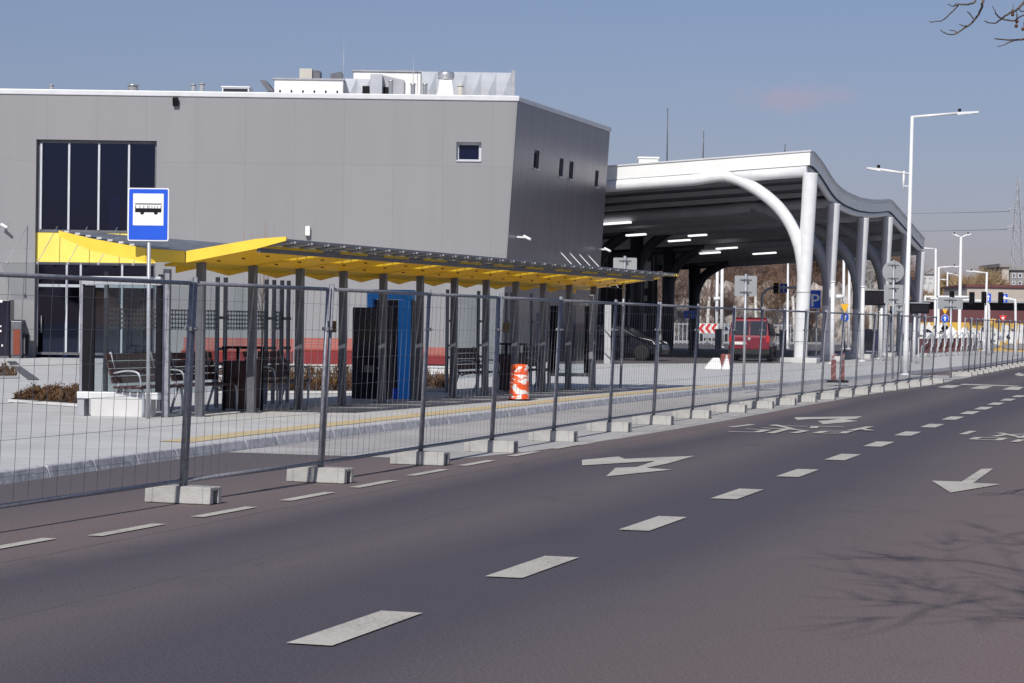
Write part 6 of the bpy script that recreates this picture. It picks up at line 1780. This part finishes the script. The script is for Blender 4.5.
house('distant white apartment block just right of the canopy end', 921, 934, 274, 320, 'whitewall', [(923, 277, 3.5, 2), (928, 277, 4.5, 2), (923, 282, 3.5, 2), (928, 282, 4.5, 2)])
# pylon and its wires
YP = 430
c = P(1016, 330, YP)
t = thing('power_pylon', 'tall grey lattice power pylon on the right edge behind the viaduct', 'pylon', (c.x, YP, 0))
zt = P(1018, 178, YP).z; z1_ = P(1018, 209, YP).z; z2_ = P(1018, 227, YP).z
mb = MB(); rr = .09
def hwid(z): return (.10 + .55*(zt-z)/(zt-z2_) if z > z2_ else .65+1.1*(z2_-z)/z2_) if z < zt else .10
zs = [0, 4, 8, 12, 15.5, 18.5, z2_, z2_+1.7, z1_, z1_+2.2, z1_+4.2, zt]
for za, zb in zip(zs, zs[1:]):
    a, b = min(hwid(za), 3.5), min(hwid(zb), 3.5)
    cr = [(-1, -1), (1, -1), (1, 1), (-1, 1)]
    for i in range(4):
        s, e = cr[i], cr[(i+1) % 4]
        A0 = V((c.x+s[0]*a, YP+s[1]*a, za)); A1 = V((c.x+e[0]*a, YP+e[1]*a, za)); B0 = V((c.x+s[0]*b, YP+s[1]*b, zb)); B1 = V((c.x+e[0]*b, YP+e[1]*b, zb))
        mb.bar(A0, B0, .13, .13); mb.bar(A0, B1, .06, .06); mb.bar(A1, B0, .06, .06); mb.bar(B0, B1, .06, .06)
mb.build('lattice_tower', 'pylonm', t, world=True)
arms = []
for z, wd in ((z1_, 1.7), (z2_, 2.1)):
    mb = MB()
    for s in (-1, 1):
        tip = V((c.x+s*wd, YP, z))
        for q in ((.4, .4, .6), (.4, -.4, .6), (.5, .5, 0), (.5, -.5, 0)): mb.bar(V((c.x+s*q[0], YP+q[1], z+q[2])), tip, .14, .14)
        arms.append(tip)
    mb.build('cross_arm', 'pylonm', t, world=True)
    for s in (-1, 1):
        mb = MB(); tip = V((c.x+s*wd, YP, z)); mb.tube([tip, tip-V((0, 0, .5))], .13, 6); mb.build('insulator', 'pylonm', t, world=True)
for i, (tip, lb) in enumerate(((arms[0], 'upper power line running left from the pylon over the canopy'), (arms[2], 'lower power line running left from the pylon over the canopy'))):
    a = tip-V((0, 0, .5)); e = a+V((-190, 30, 4)); pts = [a+(e-a)*k/16-V((0, 0, 5*4*(k/16)*(1-k/16)*.5)) for k in range(17)]
    mb = MB(); mb.tube(pts, .045, 5); tag(mb.build('power_line', 'dark_metal'), lb, 'power line')

# ------------------------------------------------------------------ roadside plane trees on the near pavement
t = thing('plane_tree', 'leafless roadside tree whose twigs with brown seed balls hang into the upper right corner', 'tree', (9.2, 18.6, .09))
tm, cm = grow(random.Random(3), (0, 0, 0), 10.5, 1.0, levels=4, trunk_r=.2, fork=.34, twigs=2, twlen=.8, twr=.006,
              dirs=[(V((.8, .3, 1)), 1), (V((.5, -.7, 1)), 1), (V((.3, .9, 1.1)), 1), (V((0, 0, 1)), 1.15)])
tm.build('trunk', 'bark', t); cm.build('crown', 'bark', t)
def zt8(x, y, Y): return P(900+x/8.258, y/8.258, Y)
YT = 18.0
tw = [
 ([(660, -260), (650, -120), (625, 0), (610, 20), (560, 35), (490, 38), (440, 85), (380, 145), (320, 178), (240, 178)], .0105, .004),
 ([(490, 38), (440, 50), (395, 35)], .006, .003), ([(500, 38), (465, 30), (450, 45)], .004, .002),
 ([(760, -260), (720, -120), (685, 0), (680, 40), (660, 100), (610, 165), (560, 215), (490, 260), (435, 288), (390, 280), (335, 250)], .013, .004),
 ([(612, 160), (585, 125), (558, 95)], .007, .004), ([(548, 213), (520, 212), (490, 200)], .006, .003), ([(470, 265), (440, 252), (405, 245)], .005, .003),
 ([(1250, -180), (1100, -60), (1024, 20), (985, 65), (950, 90), (885, 120), (840, 150), (800, 185), (735, 188), (700, 172)], .013, .004),
 ([(840, 150), (800, 125), (780, 85), (763, 55)], .007, .003), ([(845, 155), (920, 176), (965, 160), (1000, 130), (1080, 118)], .007, .005), ([(955, 92), (962, 130), (962, 165)], .004, .003),
 ([(1250, 300), (1100, 310), (1024, 320), (960, 328), (880, 330), (780, 318)], .012, .005),
 ([(940, 334), (890, 355), (805, 390)], .007, .003), ([(1040, 80), (1010, 95), (985, 82)], .006, .004)]
mb = MB(); lead = []
for pts, ra, rb in tw:
    n = len(pts); q = [zt8(x, y, YT+.12*math.sin(i*1.7+x*.01)) for i, (x, y) in enumerate(pts)]
    q = smooth(q, 3); m_ = len(q)
    mb.tube([p + V((rnd.uniform(-1, 1), 0, rnd.uniform(-1, 1)))*.004 for p in q], [ra+(rb-ra)*i/(m_-1) for i in range(m_)], 5)
def P2(p): return V(p)
limb = [V((9.2, 18.6, 3.7)), V((7.9, 18.5, 4.7)), V((6.6, 18.3, 5.3)), V((5.2, 18.1, 5.35)), V((4.0, 18.05, 4.95)), zt8(700, -260, YT)]
mb.tube(smooth(limb, 4), [.085-.066*i/20 for i in range(21)], 8)
mb.tube(smooth([limb[2], V((5.6, 18.1, 4.7)), zt8(1250, -180, YT)], 4), [.03, .026, .022, .02, .018, .016, .0155, .015, .014], 6)
mb.tube(smooth([V((7.9, 18.5, 4.7)), V((5.9, 18.1, 4.2)), zt8(1250, 300, YT)], 4), [.03, .026, .022, .02, .018, .016, .0155, .015, .013], 6)
mb.tube([zt8(660, -260, YT), zt8(700, -262, YT), zt8(760, -260, YT)], .012, 6)
mb.build('branch', 'bark', t, world=True)
for (x, y) in ((930, 96), (930, 120), (965, 178), (960, 215), (1016, 240)):
    mb = MB(); cc = zt8(x, y, YT); mb.lathe([(0, -.015)] + [(.015*math.cos(R(a)), .015*math.sin(R(a))) for a in (-60, -30, 0, 30, 60)] + [(0, .015)], c=cc, n=12)
    mb.tube([cc+V((0, 0, .014)), cc+V((.005, 0, .06))], .002, 4); mb.build('seed_ball', 'fruit', t, world=True)
# the tree beside the camera, out of the frame: its limbs shade the lower right of the road
t = thing('plane_tree', 'leafless roadside tree that throws branch shadows over the lower right of the road', 'tree', (5.1, 6.0, .09))
tm, cm = grow(random.Random(8), (0, 0, 0), 10.0, 1.1, levels=5, trunk_r=.22, fork=.40, twigs=2, twlen=.8, twr=.009, kids_=(2, 3),
              dirs=[(V((-1.5, .7, .9)), 1.0), (V((-.8, 1.5, .9)), 1.15), (V((-.2, 1.6, .9)), 1.15), (V((-1.3, 0, 1.1)), .95), (V((-1.0, -.4, 1.3)), 1.0), (V((.5, .9, 1)), 1), (V((.8, -.2, 1)), .9), (V((-.2, .3, 1)), 1.1)])
tm.build('trunk', 'bark', t); cm.build('crown', 'bark', t)
# bare trees across the road behind the camera, mirrored in the building's glass
for i, (x, y, lb) in enumerate(((-24, -46, 'bare tree behind the camera mirrored in the right panes of the tall window'), (-38, -40, 'bare tree behind the camera mirrored in the middle of the tall window'), (-47, -52, 'bare tree behind the camera mirrored in the left panes of the tall window'))):
    t = dup(protos[i % 4], V((x, y, 0)), i*1.3, lb); t['group'] = 'bare trees behind the camera'
# young sapling behind the shelter roof
q = G(262, 372, ZP+.01)
t = thing('sapling', 'young leafless sapling rising behind the yellow shelter roof', 'tree', (P(262, 300, 66).x, 66, ZP+.01))
mb = MB(); r3 = random.Random(4); z0 = 1.3
mb.tube([(0, 0, 0), (.02, 0, 1.3), (.0, 0, 2.2)], [.03, .025, .018], 6); mb.build('trunk', 'bark', t)
mb = MB()
for k, (x_, zt_) in enumerate(((-.5, 4.0), (-.3, 4.1), (.05, 4.3), (.12, 4.2), (.32, 4.1), (-.1, 3.9), (.2, 3.7), (-.38, 3.6))):
    b0 = V((.0, 0, 1.4+.1*k)); e = V((x_*1.1, r3.uniform(-.2, .2), zt_)); mb.tube([b0, b0+(e-b0)*.45+V((x_*.15, 0, -.1)), e], [.014, .011, .006], 5)
mb.build('crown', 'twig2', t)
# soft sky tint
